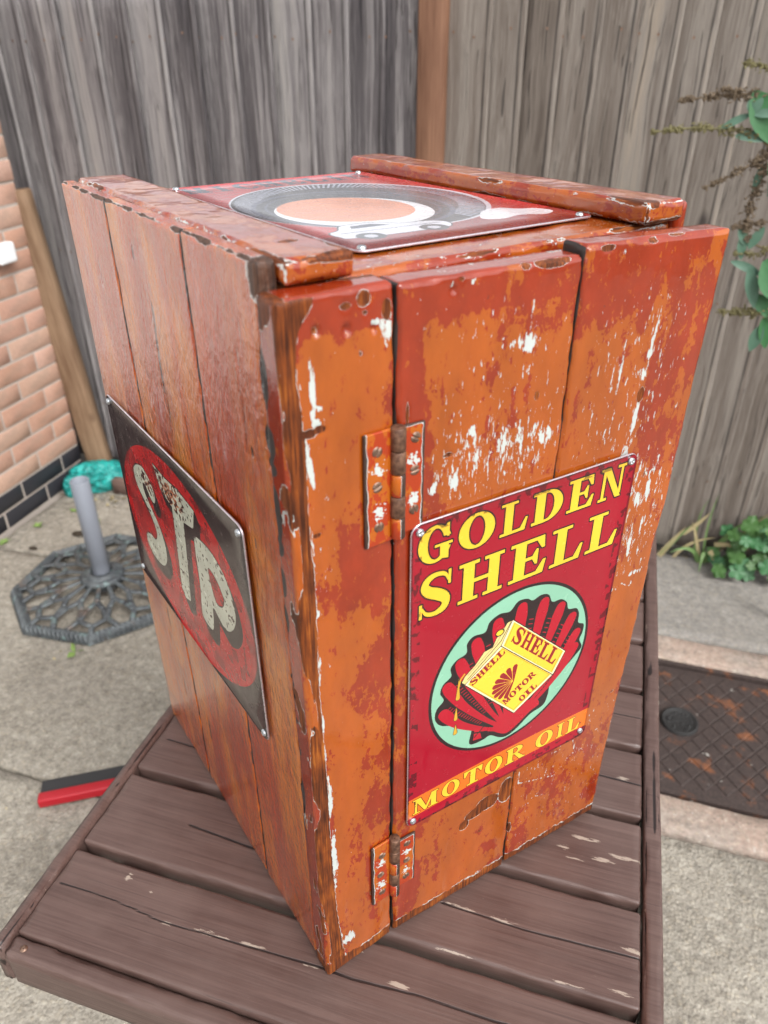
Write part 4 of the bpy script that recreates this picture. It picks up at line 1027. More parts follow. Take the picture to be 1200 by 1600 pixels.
# hinges
def hinge(zl0, zl1, zr0, zr1, xl0, xr1, label, scr_l, scr_r, seed):
    h = tag(empty('hinge', (0, 0, 0), 0, cab), label)
    def at(side, x0, x1, z0, z1):
        def f(P_):
            X, Y, Zc = P_[:, 0], P_[:, 1], P_[:, 2]
            d_o = (X - x0) if side < 0 else (x1 - X); d_t = z1 - Zc; d_b = Zc - z0
            n = fbm(np.stack([X * 90, Y, Zc * 90], 1), seed, 3)
            bare = np.clip(.98 - d_o / (.0042 * (.35 + n)), 0, 1)
            if side > 0: bare = np.maximum(bare, np.clip(.8 - d_t / (.004 * (.2 + n)), 0, 1))
            mid = (z0 + z1) / 2; q = (z1 - z0)
            cx = (x0 + x1) / 2
            wv = np.maximum.reduce([np.exp(-((Zc - z0 - q * .68) / (q * .07)) ** 2), np.exp(-((Zc - z0 - q * .30) / (q * .09)) ** 2)]) * np.exp(-((X - cx) / .006) ** 2)
            return {'bare': bare, 'white': wv * .72}
        return f
    # leaf on the fixed plank
    rbox('leaf', (xl0, -.0024, zl0), (.0648, -.0002, zl1), .0008, (.0010, .001, .0012), M['hinge'], h, attrs=at(-1, xl0, .0648, zl0, zl1), wob=.0003, seed=seed)
    lf = rbox('leaf', (.0028, -.0024, zr0), (xr1, -.0002, zr1), .0008, (.0010, .001, .0012), M['hinge'], h, attrs=at(1, .0028, xr1, zr0, zr1), wob=.0003, seed=seed + 1)
    lf.location = (.0679, 0, 0); lf.rotation_euler = (0, 0, -.0718)
    z0, z1 = min(zl0, zr0) + .002, max(zl1, zr1) + .001
    cuts = np.linspace(z0, z1, 6)
    for k in range(5):
        m_ = MB(); a, b = cuts[k] + .0003, cuts[k + 1] - .0003
        m_.lathe([(.0005, a), (.0042, a), (.0046, a + .0005), (.0046, b - .0005), (.0042, b), (.0005, b)], 20, (.0672, -.0040, 0))
        kn = m_.build('knuckle', M['iron' if k in (1, 3, 4) else 'hinge'], h, True)
        if k in (0, 2):
            a_ = kn.data.attributes.new('bare', 'FLOAT', 'POINT'); a_.data.foreach_set('value', np.array([.75 if v.co.x > .067 else .1 for v in kn.data.vertices], np.float32))
    for (x, z, rt) in scr_l: put_screw(SCR_OLD, h, (x, -.0020, z), (R(90), R(rt), 0))
    for (x, z, rt) in scr_r:
        X = .0679 + x * math.cos(.0718) - .002 * math.sin(.0718); Y = -x * math.sin(.0718) - .002
        put_screw(SCR_OLD, h, (X, Y, z), (R(90), R(rt), -.0718))
hinge(.4425, .5185, .4447, .5180, .0446, .0192, 'upper iron hinge with chipped orange paint', [(.0535, .5065, 25), (.0535, .4835, 70), (.0545, .4555, 5)], [(.0125, .5090, -60), (.0122, .4875, 80), (.0122, .4600, -20)], 501)
hinge(.0665, .1450, .0710, .1355, .0455, .0215, 'lower iron hinge with chipped orange paint', [(.0555, .1300, 40), (.0540, .1050, 60), (.0555, .0790, 10)], [(.0130, .1270, 20), (.0130, .1040, 60), (.0125, .0815, -30)], 520)

# ------------------------------------------------------------------ printed plates
PX = 5   # print resolution, pixels per millimetre
class Art:
    def __init__(s, w_, h_, bgc):
        s.w, s.h = int(w_ * PX), int(h_ * PX)
        s.im = np.empty((s.h, s.w, 3)); s.im[:] = bgc
        yy, xx = np.mgrid[0:s.h, 0:s.w]; s.X = (xx + .5) / PX; s.Y = (yy + .5) / PX
    def poly(s, pts, m=None):
        m = np.zeros((s.h, s.w), bool) if m is None else m
        p = np.array(pts, float)
        x0, x1 = max(0, int(p[:, 0].min() * PX) - 1), min(s.w, int(p[:, 0].max() * PX) + 2)
        y0, y1 = max(0, int(p[:, 1].min() * PX) - 1), min(s.h, int(p[:, 1].max() * PX) + 2)
        if x1 <= x0 or y1 <= y0: return m
        X, Y = s.X[y0:y1, x0:x1], s.Y[y0:y1, x0:x1]; c = np.zeros(X.shape, bool)
        for (ax, ay), (bx, by) in zip(p, np.roll(p, -1, 0)):
            if ay == by: continue
            c ^= ((ay > Y) != (by > Y)) & (X < (bx - ax) * (Y - ay) / (by - ay) + ax)
        m[y0:y1, x0:x1] |= c
        return m
    def dil(s, m, r_mm):
        r_ = int(round(r_mm * PX)); out = m.copy()
        for dy in range(-r_, r_ + 1):
            wdt = int(math.sqrt(r_ * r_ - dy * dy)); 
            sh = np.roll(m, dy, 0)
            acc = sh.copy()
            for dx in range(-wdt, wdt + 1): acc |= np.roll(sh, dx, 1)
            out |= acc
        return out
    def paint(s, m, c): s.im[m] = c
    def stroke(s, pts, w_, m=None):
        m = np.zeros((s.h, s.w), bool) if m is None else m
        pts = [np.array(p, float) for p in pts]; w_ = [w_] * len(pts) if not hasattr(w_, '__len__') else w_
        for i in range(len(pts) - 1):
            a, b = pts[i], pts[i + 1]; d = b - a; L = np.hypot(*d)
            if L < 1e-6: continue
            n = np.array([-d[1], d[0]]) / L
            s.poly([a + n * w_[i] / 2, b + n * w_[i + 1] / 2, b - n * w_[i + 1] / 2, a - n * w_[i] / 2], m)
        for p, q in zip(pts, w_):
            if q > .35: s.poly([(p[0] + q / 2 * math.cos(t_), p[1] + q / 2 * math.sin(t_)) for t_ in np.linspace(0, 2 * math.pi, 14)[:-1]], m)
        return m
    def image(s, name):
        lin = np.clip(s.im, 0, 1)
        out = np.ones((s.h, s.w, 4), np.float32); out[..., :3] = lin
        im = bpy.data.images.new(name, s.w, s.h, float_buffer=False); im.colorspace_settings.name = 'sRGB'
        im.pixels.foreach_set(out.ravel()); im.update(); im.pack(); return im
def catmull(pts, closed=True, n=8):
    p = [np.array(q, float) for q in pts]; N = len(p); out = []
    rg = range(N) if closed else range(N - 1)
    for i in rg:
        p0, p1, p2, p3 = (p[(i - 1) % N], p[i], p[(i + 1) % N], p[(i + 2) % N]) if closed else (p[max(i - 1, 0)], p[i], p[i + 1], p[min(i + 2, N - 1)])
        for k in range(n):
            t_ = k / n; out.append(.5 * ((2 * p1) + (-p0 + p2) * t_ + (2 * p0 - 5 * p1 + 4 * p2 - p3) * t_ ** 2 + (-p0 + 3 * p1 - 3 * p2 + p3) * t_ ** 3))
    if not closed: out.append(p[-1])
    return out
def ell(cx, cy, rx, ry, a0=0, a1=360, n=48): return [(cx + rx * math.cos(R(a)), cy + ry * math.sin(R(a))) for a in np.linspace(a0, a1, n)]
def rc(x0, y0, x1, y1): return [(x0, y0), (x1, y0), (x1, y1), (x0, y1)]
S_C = catmull([(.86, .76), (.76, .92), (.5, .975), (.27, .90), (.19, .74), (.32, .60), (.58, .48), (.80, .32), (.76, .12), (.5, .03), (.24, .09), (.12, .26)], False, 5)
S_W = list(np.interp(np.linspace(0, 11, len(S_C)), range(12), [.05, .09, .11, .17, .23, .26, .28, .26, .20, .11, .09, .05]))
GL = {   # glyphs in a 1x1 box: ('+'|'-', polygon) in order
 'I': [('+', rc(.30, 0, .70, 1)), ('+', rc(.08, 0, .92, .08)), ('+', rc(.08, .92, .92, 1))],
 'L': [('+', rc(.15, 0, .44, 1)), ('+', rc(0, .92, .60, 1)), ('+', [(0, 0), (.92, 0), (1, .40), (.92, .40), (.74, .09), (0, .08)])],
 'E': [('+', rc(.13, 0, .42, 1)), ('+', [(0, 0), (.94, 0), (1, .36), (.92, .36), (.74, .09), (0, .08)]), ('+', [(0, 1), (.90, 1), (.93, .68), (.85, .68), (.70, .91), (0, .92)]), ('+', rc(.4, .46, .64, .54)), ('+', [(.58, .5), (.70, .70), (.76, .70), (.76, .30), (.70, .30)])],
 'H': [('+', rc(.10, 0, .34, 1)), ('+', rc(.66, 0, .90, 1)), ('+', rc(0, 0, .44, .08)), ('+', rc(.56, 0, 1, .08)), ('+', rc(0, .92, .44, 1)), ('+', rc(.56, .92, 1, 1)), ('+', rc(.3, .45, .7, .54))],
 'N': [('+', rc(.10, 0, .21, 1)), ('+', rc(.80, .1, .90, 1)), ('+', [(.08, 1), (.34, 1), (.92, 0), (.70, 0)]), ('+', rc(0, 0, .34, .08)), ('+', rc(0, .92, .3, 1)), ('+', rc(.66, .92, 1, 1))],
 'M': [('+', rc(.08, 0, .17, 1)), ('+', rc(.72, 0, .93, 1)), ('+', [(.06, 1), (.30, 1), (.56, .10), (.46, 0)]), ('+', [(.74, 1), (.86, 1), (.54, 0), (.46, 0)]), ('+', rc(0, 0, .28, .08)), ('+', rc(.62, 0, 1, .08)), ('+', rc(0, .92, .28, 1)), ('+', rc(.72, .92, 1, 1))],
 'T': [('+', rc(.36, 0, .64, 1)), ('+', rc(.20, 0, .80, .08)), ('+', rc(.04, .91, .96, 1)), ('+', [(0, 1), (.03, .62), (.10, .62), (.26, .92)]), ('+', [(1, 1), (.97, .62), (.90, .62), (.74, .92)])],
 'O': [('+', ell(.5, .5, .5, .52)), ('-', ell(.5, .5, .225, .43))],
 'C': [('+', ell(.52, .5, .5, .52)), ('-', ell(.56, .5, .26, .42)), ('-', rc(.72, .30, 1.1, .70))],
 'D': [('+', [(0, 0), (.45, 0)] + ell(.45, .5, .55, .5, -90, 90, 24) + [(.45, 1), (0, 1)]), ('-', [(.40, .08), (.46, .08)] + ell(.46, .5, .25, .42, -90, 90, 24) + [(.40, .92)]), ('-', rc(-.1, .09, .11, .91))],
 'G': [('+', ell(.5, .5, .5, .52)), ('-', ell(.53, .5, .25, .43)), ('-', rc(.66, .36, 1.1, .66)), ('+', [(.86, 1.0), (.93, 1.0), (.93, .62), (.87, .62), (.74, .86)]), ('+', [(.66, .06), (.92, .0), (.92, .44), (.66, .44)]), ('+', rc(.50, .40, 1.04, .47))],
 'R': [('+', rc(.10, 0, .36, 1)), ('+', [(.1, 1), (.5, 1)] + ell(.52, .75, .36, .25, 90, -90, 20) + [(.3, .5)]), ('-', [(.36, .92), (.46, .92)] + ell(.46, .75, .15, .17, 90, -90, 16) + [(.36, .58)]), ('+', [(.42, .53), (.60, .53), (.98, .08), (1.06, .08), (1.06, 0), (.76, 0)]), ('+', rc(0, 0, .46, .08)), ('+', rc(0, .92, .3, 1))],
 'S': [('s', (S_C, S_W)), ('+', rc(.86, .66, .94, 1)), ('+', rc(.04, 0, .12, .36))]}
def glyph(A, ch, fx, m):
    """fx maps unit-box points to millimetres"""
    g_ = np.zeros((A.h, A.w), bool)
    for op, pl_ in GL[ch]:
        if op == 's':
            c, w_ = pl_; pts = [np.array(p) for p in c]
            for i in range(len(pts) - 1):
                d = pts[i + 1] - pts[i]; n = np.array([-d[1], d[0]]) / max(1e-6, np.hypot(*d))
                A.poly([fx(*(pts[i] + n * w_[i] / 2)), fx(*(pts[i + 1] + n * w_[i + 1] / 2)), fx(*(pts[i + 1] - n * w_[i + 1] / 2)), fx(*(pts[i] - n * w_[i] / 2))], g_)
                A.poly([fx(pts[i][0] + w_[i] / 2 * math.cos(t_), pts[i][1] + w_[i] / 2 * math.sin(t_) * .8) for t_ in np.linspace(0, 6.283, 12)[:-1]], g_)
        elif op == '+': A.poly([fx(*p) for p in pl_], g_)
        else: g_ &= ~A.poly([fx(*p) for p in pl_])
    m |= g_
    return m
def text_boxes(A, items, m):
    for ch, x0, x1, y0, y1 in items: glyph(A, ch, lambda u, v, x0=x0, x1=x1, y0=y0, y1=y1: (x0 + u * (x1 - x0), y0 + v * (y1 - y0)), m)
    return m
def affine_text(A, s_, p0, pu, pv, m, gap=.12, widths=None):
    """lettering in a parallelogram: origin p0, run vector pu, height vector pv"""
    p0, pu, pv = map(lambda q: np.array(q, float), (p0, pu, pv)); n = len(s_)
    for i, ch in enumerate(s_):
        a, b = (i + gap / 2) / n, (i + 1 - gap / 2) / n
        glyph(A, ch, lambda u, v: tuple(p0 + pu * (a + u * (b - a)) + pv * v), m)
    return m
def sn(A, sc_, seed, o=4): return fbm(np.stack([A.X.ravel() * sc_, A.Y.ravel() * sc_, np.zeros(A.X.size)], 1), seed, o).reshape(A.X.shape)

def plate(name, w_, h_, art, parent, label, rad=8, bend=None, gloss=.14):
    """thin pressed metal plate w x h mm, printed side facing +z of its own frame, origin at its lower left corner"""
    w_, h_, rad = w_ / 1000, h_ / 1000, rad / 1000
    nx, ny = 40, 60
    def ring(ins, z):
        o = []
        for cx, cy, a0 in ((w_ - rad, rad, -90), (w_ - rad, h_ - rad, 0), (rad, h_ - rad, 90), (rad, rad, 180)):
            for a in np.linspace(a0, a0 + 90, 8): o.append((cx + (rad - ins) * math.cos(R(a)), cy + (rad - ins) * math.sin(R(a)), z))
        return o
    rings = [ring(.0004, 0), ring(0, .0004), ring(0, .0011), ring(.0005, .0016), ring(.0011, .0014), ring(.0018, .0011)]
    n = len(rings[0]); V = sum(rings, []); F = []; Mi = []
    for i in range(5):
        for k in range(n):
            k2 = (k + 1) % n; F.append((i * n + k, i * n + k2, (i + 1) * n + k2, (i + 1) * n + k)); Mi.append(1 if i < 3 else 0)
    # crowned print face: centre fan with slight unevenness
    steps = 7; base = 5 * n; cxy = np.array([w_ / 2, h_ / 2]); prev = base
    for s_ in range(1, steps):
        f = 1 - s_ / steps
        start = len(V)
        for k in range(n):
            p = rings[5][k]; x = cxy[0] + (p[0] - cxy[0]) * f; y = cxy[1] + (p[1] - cxy[1]) * f
            V.append((x, y, .0011 + .0003 * math.sin(x * 40 + 1) * math.cos(y * 31) * (1 - f)))
        for k in range(n):
            k2 = (k + 1) % n; F.append((prev + k, prev + k2, start + k2, start + k)); Mi.append(0)
        prev = start
    V.append((*cxy, .0011)); c = len(V) - 1
    for k in range(n): F.append((prev + k, prev + (k + 1) % n, c)); Mi.append(0)
    F.append(tuple(range(n))[::-1]); Mi.append(1)
    if bend: V = [bend(*v) for v in V]
    o = mesh_obj(name, V, F, None or [NTplate(name, art, gloss), M['plate_edge']], parent, True, matidx=Mi)
    uvl = o.data.uv_layers.new(name='UVMap')
    co = [(v.co.x / w_, v.co.y / h_) for v in o.data.vertices] if not bend else [(v[0] / w_, v[1] / h_) for v in Vflat]
    for lp in o.data.loops: uvl.data[lp.index].uv = co[lp.vertex_index]
    if label: o['label'] = label
    return o
def NTplate(name, art, gloss, coat=.8):
    t = NT('printed_' + name); im = t.n.new('ShaderNodeTexImage'); im.image = art; im.extension = 'EXTEND'; t.l.new(t.uv(), im.inputs[0])
    P = t.obj(); n = t.noise(P, 90, 4, .6)
    c = t.bright(im.outputs[0], t.ramp(t.noise(P, 18, 4), .3, .7, .93, 1.05))
    if name == 'tyre_sign': t.p.inputs['Coat IOR'].default_value = 1.8
    t.p.inputs['Coat Roughness'].default_value = .16 if name == 'tyre_sign' else .05
    return t.set(c, t.ramp(n, .3, .7, gloss, gloss + .16), 0, t.bump(n, .0002, .5), spec=.5, coat={'tyre_sign': 1.0, 'racing_sign': .25}.get(name, .3))

# -- portrait oil sign on the door (200 x 300)
A = Art(200, 300, (.60, .015, .13))
YEL = (.93, .74, .20); BLK = (.13, .07, .09)
m = np.zeros((A.h, A.w), bool)
text_boxes(A, [('G', 6, 32, 266, 294), ('O', 38, 68, 266, 293), ('L', 73, 97, 266.5, 292.5), ('D', 101, 129, 266.5, 292.5), ('E', 134, 159.5, 266.5, 293), ('N', 165, 190, 266, 293.5)], m)
text_boxes(A, [('S', 6.5, 35, 221, 256), ('H', 40, 79, 221, 255), ('E', 85, 119.5, 221, 255), ('L', 124, 156, 221, 254.5), ('L', 160, 192, 221, 254.5)], m)
# MOTOR OIL band
yb = 11 + 2.5 * np.sin((A.X - 10) / 200 * math.pi); band = (A.Y > yb) & (A.Y < yb + 23)
A.paint(band, (.87, .42, .10))
m2 = np.zeros((A.h, A.w), bool)
text_boxes(A, [('M', 6, 31, 13, 31), ('O', 35, 53, 14, 32), ('T', 57, 77, 14, 33), ('O', 80, 99, 14, 33), ('R', 103, 124, 14, 33), ('O', 137, 157, 14, 32.5), ('I', 161, 171, 14, 32), ('L', 174, 190, 13, 31.5)], m2)
A.paint(A.dil(m2, .9), (.42, .16, .06)); A.paint(m2, (.90, .74, .20))
A.paint(A.dil(m, 1.1), BLK); A.paint(m, YEL)
# disc
cx, cy = 98.6, 131.5
A.paint(A.poly(ell(cx, cy, 80.5, 82, n=96)), BLK); A.paint(A.poly(ell(cx, cy, 77.8, 79.4, n=96)), (.52, .73, .62))
SH = [(60.4, 67.1), (61.0, 88.0), (44, 98), (30, 106), (24.5, 116), (26, 125.5), (32, 132), (28.5, 141), (31, 149), (38, 154), (37, 162), (42, 168), (51, 171), (51, 180), (57, 185), (67.3, 184), (71, 192), (80, 196), (90, 194.5), (97, 201), (106, 200), (112, 196), (120, 198), (128, 195), (133, 186), (142, 185), (149, 179), (152, 171), (161, 168), (165, 161), (166, 151), (173, 146), (173, 137), (171, 130), (175, 121), (171, 115), (158.4, 104.3), (145.0, 95), (143, 80), (139, 70), (125, 66.5), (112, 57.5), (101, 53.5), (92, 57), (82, 65), (74, 64)]
sh = A.poly(catmull(SH, True, 5)); A.paint(sh, BLK)
FO = np.array([101., 62.])
tips = [(32.5, 117.0), (35.0, 144), (46, 163), (60, 177), (79.5, 187.5), (102, 193.0), (124.5, 189), (143.0, 177.0), (157.5, 160.5), (165.5, 140), (166, 124)]
for i, tp_ in enumerate(tips):
    tp_ = np.array(tp_); d = tp_ - FO; n_ = np.array([-d[1], d[0]]) / np.hypot(*d)
    bow = (5 - i) * 1.3
    ctr = catmull([FO, FO + d * .35 + n_ * bow * .8, FO + d * .72 + n_ * bow * .9, tp_], False, 6)
    ww = list(np.interp(np.linspace(0, 1, len(ctr)), [0, .25, .6, .9, 1], [6, 4, 7.0, 12.5 - .3 * abs(i - 5), 10]))
    A.paint(A.stroke(ctr, ww), (.68, .015, .14))
for i in range(len(tips) - 1):                       # comb hatching between the ribs
    a = (np.array(tips[i]) + np.array(tips[i + 1])) / 2; d = a - FO; L = np.hypot(*d); u = d / L; n_ = np.array([-u[1], u[0]])
    for s_ in np.arange(.40, .90, .035):
        q = FO + d * s_ + n_ * ((4.5 - i) * 1.15); hw = 2.2 * s_ + .6
        A.paint(A.stroke([q - n_ * hw * .9 , q + n_ * hw * .6 + u * .8], .9), (.68, .015, .14))
A.paint(A.poly(catmull([(84, 72), (92, 62), (101, 57.5), (112, 62), (124, 70), (134, 74), (128, 84), (112, 86), (94, 82)], True, 6)), (.68, .015, .14))
A.paint(A.poly([(64, 69), (73, 67), (70, 79), (65, 84)]), (.70, .02, .14)); A.paint(A.stroke([(64, 78), (78, 72)], 1.3), BLK); A.paint(A.stroke([(65, 72), (74, 80)], 1.0), BLK)
# oil can
YC = (.93, .76, .22); MAR = (.55, .09, .12)
side_ = [(52.2, 138.2), (85.2, 162.6), (93.9, 183.9), (89, 184), (84, 178), (79, 172), (76, 165), (68, 164), (60, 154), (51, 147), (48.5, 142)]
A.paint(A.dil(A.poly(side_), .7), BLK); A.paint(A.poly(side_), (.86, .78, .50))
A.paint(A.stroke([(54, 143), (84, 168), (92, 183)], .7), BLK); A.paint(A.stroke([(54, 147), (80, 168), (88, 183)], .5), (.5, .35, .3))
A.paint(A.poly(ell(82, 177, 4.5, 3.5)), BLK); A.paint(A.poly(ell(82, 177, 3.4, 2.5)), YC)
can = [(52.2, 138.2), (85.2, 162.6), (145.4, 103.3), (106.0, 79.0)]; top_ = [(85.2, 162.6), (93.9, 183.9), (155.5, 124.3), (145.4, 103.3)]
for q in (can, top_):
    A.paint(A.dil(A.poly(q), 1.0), BLK); A.paint(A.dil(A.poly(q), .3), (.90, .86, .70))
    c_ = np.mean(np.array(q), 0); qi = [tuple(c_ + (np.array(p) - c_) * .95) for p in q]; A.paint(A.poly(qi), YC)
    qi2 = [tuple(c_ + (np.array(p) - c_) * .92) for p in q]; ln = A.poly(qi2); ln2 = A.poly([tuple(c_ + (np.array(p) - c_) * .905) for p in q]); A.paint(ln & ~ln2, (.62, .45, .10))
m3 = np.zeros((A.h, A.w), bool)
affine_text(A, 'SHELL', (93.5, 163.5), (51, -49.5), (6.2, 13.0), m3, .10)
affine_text(A, 'SHELL', (59.0, 133.2), (31, 20.5), (6.5, -8.8) if 0 else (-4.0, 6.0), m3, .08)
affine_text(A, 'MOTOR', (95.0, 93.5), (31, 19.0), (-4.2, 6.4), m3, .10)
affine_text(A, 'OIL', (108.0, 92.0), (16.0, 9.6), (4.6, -6.8) if 0 else (-.1, -.1), m3, .1) if 0 else affine_text(A, 'OIL', (112.5, 87.5), (17, 10.2), (-4.0, 6.0), m3, .10)
A.paint(A.dil(m3, .25), MAR)
mf = np.array([100.5, 118.0]); 
for k, a in enumerate(np.linspace(95, 262, 9)):
    tp_ = mf + 19 * np.array([math.cos(R(a - 8)), math.sin(R(a - 8)) * .8]); A.paint(A.stroke([mf, tp_], [3.0, 5.0]), MAR)
for k, a in enumerate(np.linspace(105, 252, 8)):
    tp_ = mf + 17.5 * np.array([math.cos(R(a - 8)), math.sin(R(a - 8)) * .8]); A.paint(A.stroke([mf, tp_], [.35, .55]), YC)
# oil drip
for (x, y, L_, r_) in ((45.5, 128, 20, 1.9), (44.7, 106, 12, 1.8), (45.0, 90, 9, 1.9)):
    drop = [(x, y + L_)] + [(x + r_ * math.cos(R(a)), y + r_ * math.sin(R(a)) - 1) for a in np.linspace(0, -180, 12)]
    mm = A.poly(drop); A.paint(A.dil(mm, .5), BLK); A.paint(mm, (.80, .62, .18))
A.paint(A.stroke([(50.5, 150), (47, 146), (45.6, 138)], 1.6), (.80, .62, .18))
# wear: specks toward the edges
ed_ = np.minimum(np.minimum(A.X, 200 - A.X), np.minimum(A.Y, 300 - A.Y))
sp_ = sn(A, .9, 3, 4); A.paint((sp_ > .80 + .012 * np.clip(ed_, 0, 8) - .02), (.20, .06, .09))
sp2 = sn(A, .22, 8, 5); A.im[(ed_ < 9) & (sp2 > .60)] *= .62
A.im[ed_ < 2.2] *= .72
oil = plate('oil_sign', 200, 300, A.image('oil_sign_print'), cab, 'red portrait enamel plate with yellow lettering and a scallop emblem')
def door_frame(o, X, z, off=-.0018, tilt=0):
    # plate frame: +x along the door, +y up, +z outward
    ca, sa = math.cos(.0718), math.sin(.0718)
    ex = Vector((ca, -sa, 0)); ez = Vector((-sa, -ca, 0)); ey = Vector((0, 0, 1))
    if tilt: ex, ey = ex * math.cos(tilt) + ey * math.sin(tilt), ey * math.cos(tilt) - ex * math.sin(tilt)
    p = Vector((.0679, 0, 0)) + Vector((ca, -sa, 0)) * X + ez * (-off) + Vector((0, 0, z))
    o.matrix_local = Matrix(((ex.x, ey.x, ez.x, p.x), (ex.y, ey.y, ez.y, p.y), (ex.z, ey.z, ez.z, p.z), (0, 0, 0, 1)))
door_frame(oil, .0118, .1480, -.0018, R(.35))
for (x, y) in ((.0068, .2935), (.1935, .2935), (.0060, .0062), (.1925, .0080)): put_screw(SCR_NEW, oil, (x, y, .0018), (0, 0, random.uniform(0, 3)))

# -- racing oval sign on the left side (293 x 200)
A = Art(293, 200, (.20, .13, .13))
el_ = A.poly(ell(147, 93, 143, 95, n=90)); A.paint(el_, (.70, .08, .09))
Sg = catmull([(70, 148), (60, 139), (62, 124), (78, 113), (92, 101), (98, 88), (90, 77), (76, 76), (62, 70), (60, 58), (74, 50), (98, 52), (114, 66), (118, 86), (110, 103), (96, 114), (84, 124), (82, 134), (90, 136), (100, 126), (110, 126), (114, 136), (106, 148), (90, 154)], True, 5)
Sg = [(x - 14, y) for x, y in Sg]
Tg = [(112, 172), (122, 152), (146, 146), (133, 56), (139, 48), (152, 52), (170, 143), (192, 148), (200, 168), (168, 172), (140, 170)]
Pg = catmull([(190, 136), (206, 144), (232, 142), (252, 128), (258, 104), (248, 84), (232, 74), (220, 78), (210, 82), (206, 66), (200, 52), (184, 52), (180, 60), (186, 92)], True, 5)
Ph = catmull([(212, 122), (228, 120), (238, 108), (232, 96), (218, 94)], True, 5)
def sh_(pts, dx, dy): return [(x + dx, y + dy) for x, y in pts]
mk = A.poly(Sg) | A.poly(Tg) | (A.poly(Pg) & ~A.poly(Ph))
acc = mk.copy()
for k in range(0, 10):
    acc |= np.roll(np.roll(mk, int(k * PX * 1.0), 1), -int(k * PX * 1.1), 0)
A.paint(A.dil(acc, 1.2) & el_, (.19, .11, .11)); A.paint(A.dil(mk, 1.3), (.19, .11, .11))
A.paint(A.poly(Ph) & ~A.dil(mk, 1.2), (.66, .09, .10))
A.paint(mk, (.76, .76, .69))
w1 = sn(A, .35, 21, 5); w2 = sn(A, .06, 25, 3)
A.paint(mk & (w1 > .675) & (w2 > .42), (.24, .15, .13))
rust = mk & (w1 + .35 * np.exp(-((A.X - 148) / 32) ** 2 - ((A.Y - 158) / 16) ** 2) + .25 * np.exp(-((A.X - 84) / 16) ** 2 - ((A.Y - 140) / 14) ** 2) > .72)
A.paint(rust, (.68, .42, .30)); A.paint(rust & (w1 > .56), (.25, .13, .11))
A.im[el_ & ~mk & (sn(A, .09, 31, 5) > .58)] *= np.array([.80, .7, .7])
A.im *= (.9 + .22 * sn(A, .05, 33, 4))[..., None]
A.paint(sn(A, 1.1, 37, 3) > .84, (.12, .07, .07))
race = plate('racing_sign', 293, 200, A.image('racing_sign_print'), cab, 'dark plate with a red oval and three worn white letters')
# plate frame: +x from the back towards the door, +y up, +z outward (-x of the cabinet)
p = Vector((-.0022, .3610, .2340)); tl = R(.7)
ex = Vector((0, -math.cos(tl), math.sin(tl))); ey = Vector((0, math.sin(tl), math.cos(tl))); ez = Vector((-1, 0, 0))
race.matrix_local = Matrix(((ex.x, ey.x, ez.x, p.x), (ex.y, ey.y, ez.y, p.y), (ex.z, ey.z, ez.z, p.z), (0, 0, 0, 1)))
for (x, y) in ((.0060, .1930), (.2860, .1930), (.2860, .0065), (.0065, .0075)): put_screw(SCR_NEW, race, (x, y, .0018), (0, 0, random.uniform(0, 3)))

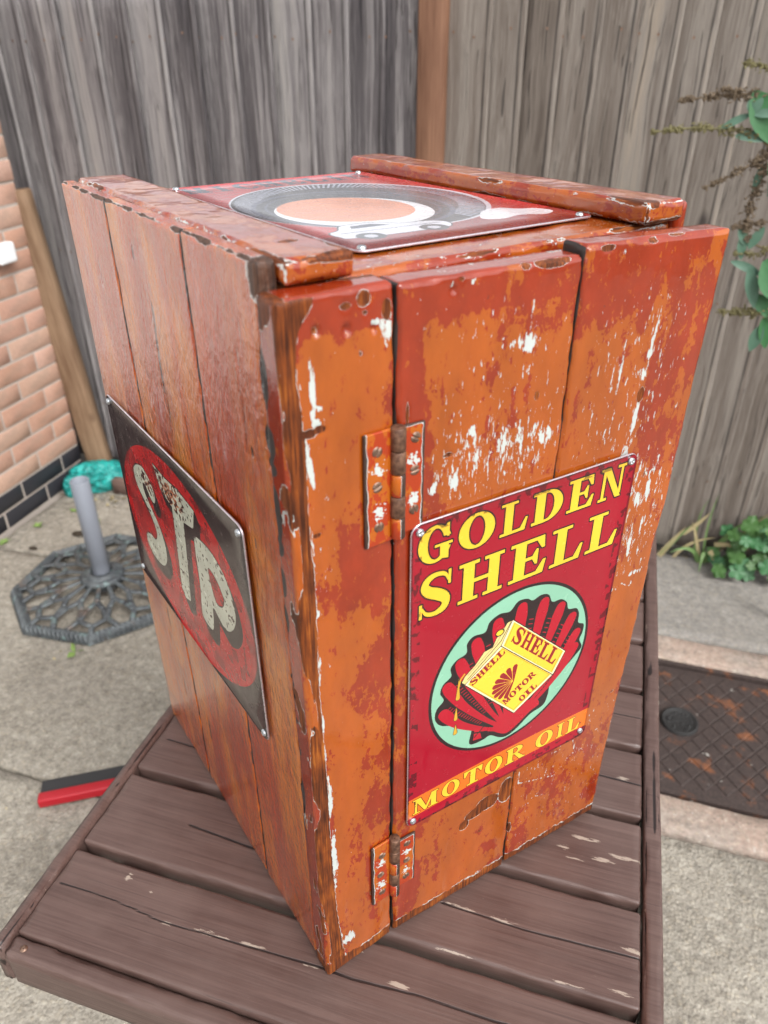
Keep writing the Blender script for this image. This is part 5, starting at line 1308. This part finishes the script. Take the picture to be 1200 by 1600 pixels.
# -- tyre sign on the top (200 x 300)
A = Art(200, 300, (.72, .12, .13))
A.paint(A.Y < 45, (.55, .07, .10))
m = np.zeros((A.h, A.w), bool)
text_boxes(A, [(c, 8 + 23 * i + (4 if c == 'I' else 0), 8 + 23 * i + (15 if c == 'I' else 19), 262, 291) for i, c in enumerate('MICHELIN')], m)
A.paint(A.dil(m, .8), (.10, .12, .24))
TC = (97, 147)
A.paint(A.poly(ell(TC[0], TC[1], 97, 108, n=80)), (.84, .84, .88)); A.paint(A.poly(ell(TC[0] - 2, TC[1] - 1, 94, 105, n=80)), (.11, .11, .17))
for k in range(90):
    a = R(-70 + k * 3.1); c_, s_ = math.cos(a), math.sin(a)
    A.paint(A.stroke([(TC[0] + 92 * c_, TC[1] + 103 * s_), (TC[0] + 74 * math.cos(a + .07), TC[1] + 83 * math.sin(a + .07))], 2.0), (.70, .71, .78))
for rr2, cc in ((74, (.30, .31, .40)), (70, (.11, .11, .17)), (64, (.26, .27, .36)), (62, (.11, .11, .17))): A.paint(A.poly(ell(TC[0] - 16, TC[1] - 16, rr2, rr2 * 1.1, n=80)), cc)
A.paint(A.poly(ell(74, 118, 57, 62, n=80)), (.93, .93, .95)); A.paint(A.poly(ell(73, 128, 50, 54, n=80)), (.90, .56, .40)); A.paint(A.poly(ell(73, 112, 52, 44, n=80)) & ~A.poly(ell(73, 124, 52, 50, n=80)), (.93, .93, .95))
A.paint(A.Y < 14, (.62, .08, .10))
cl = [(128, 38), (140, 30), (160, 34), (178, 26), (192, 34), (188, 48), (176, 54), (168, 64), (150, 62), (138, 52)]
A.paint(A.poly(catmull(cl, True, 6)), (.93, .93, .95))
car = [(14, 42), (22, 34), (84, 30), (98, 36), (100, 48), (88, 56), (72, 58), (58, 72), (34, 72), (24, 60), (14, 54)]
A.paint(A.dil(A.poly(catmull(car, True, 6)), 1.2), (.10, .10, .16)); A.paint(A.poly(catmull(car, True, 6)), (.88, .88, .92))
A.paint(A.poly([(34, 60), (38, 68), (54, 68), (64, 58)]), (.25, .26, .34))
for x in (32, 82): A.paint(A.poly(ell(x, 34, 10, 10)), (.10, .10, .16)); A.paint(A.poly(ell(x, 34, 4.5, 4.5)), (.8, .8, .85))
A.paint(A.stroke([(20, 50), (96, 46)], 1.5), (.3, .3, .4))
A.im *= (.92 + .14 * sn(A, .06, 43, 4))[..., None]
tyre = plate('tyre_sign', 202, 302, A.image('tyre_sign_print'), cab, 'red plate with a large black tyre and a white car, lying on the lid', gloss=.20)
tyre.location = (.0818, .0570, .6012); tyre.rotation_euler = (0, 0, R(.4))
for (x, y) in ((.0065, .2935), (.1950, .2950), (.1935, .0075), (.0065, .0065)): put_screw(SCR_NEW, tyre, (x, y, .0018), (0, 0, random.uniform(0, 3)))
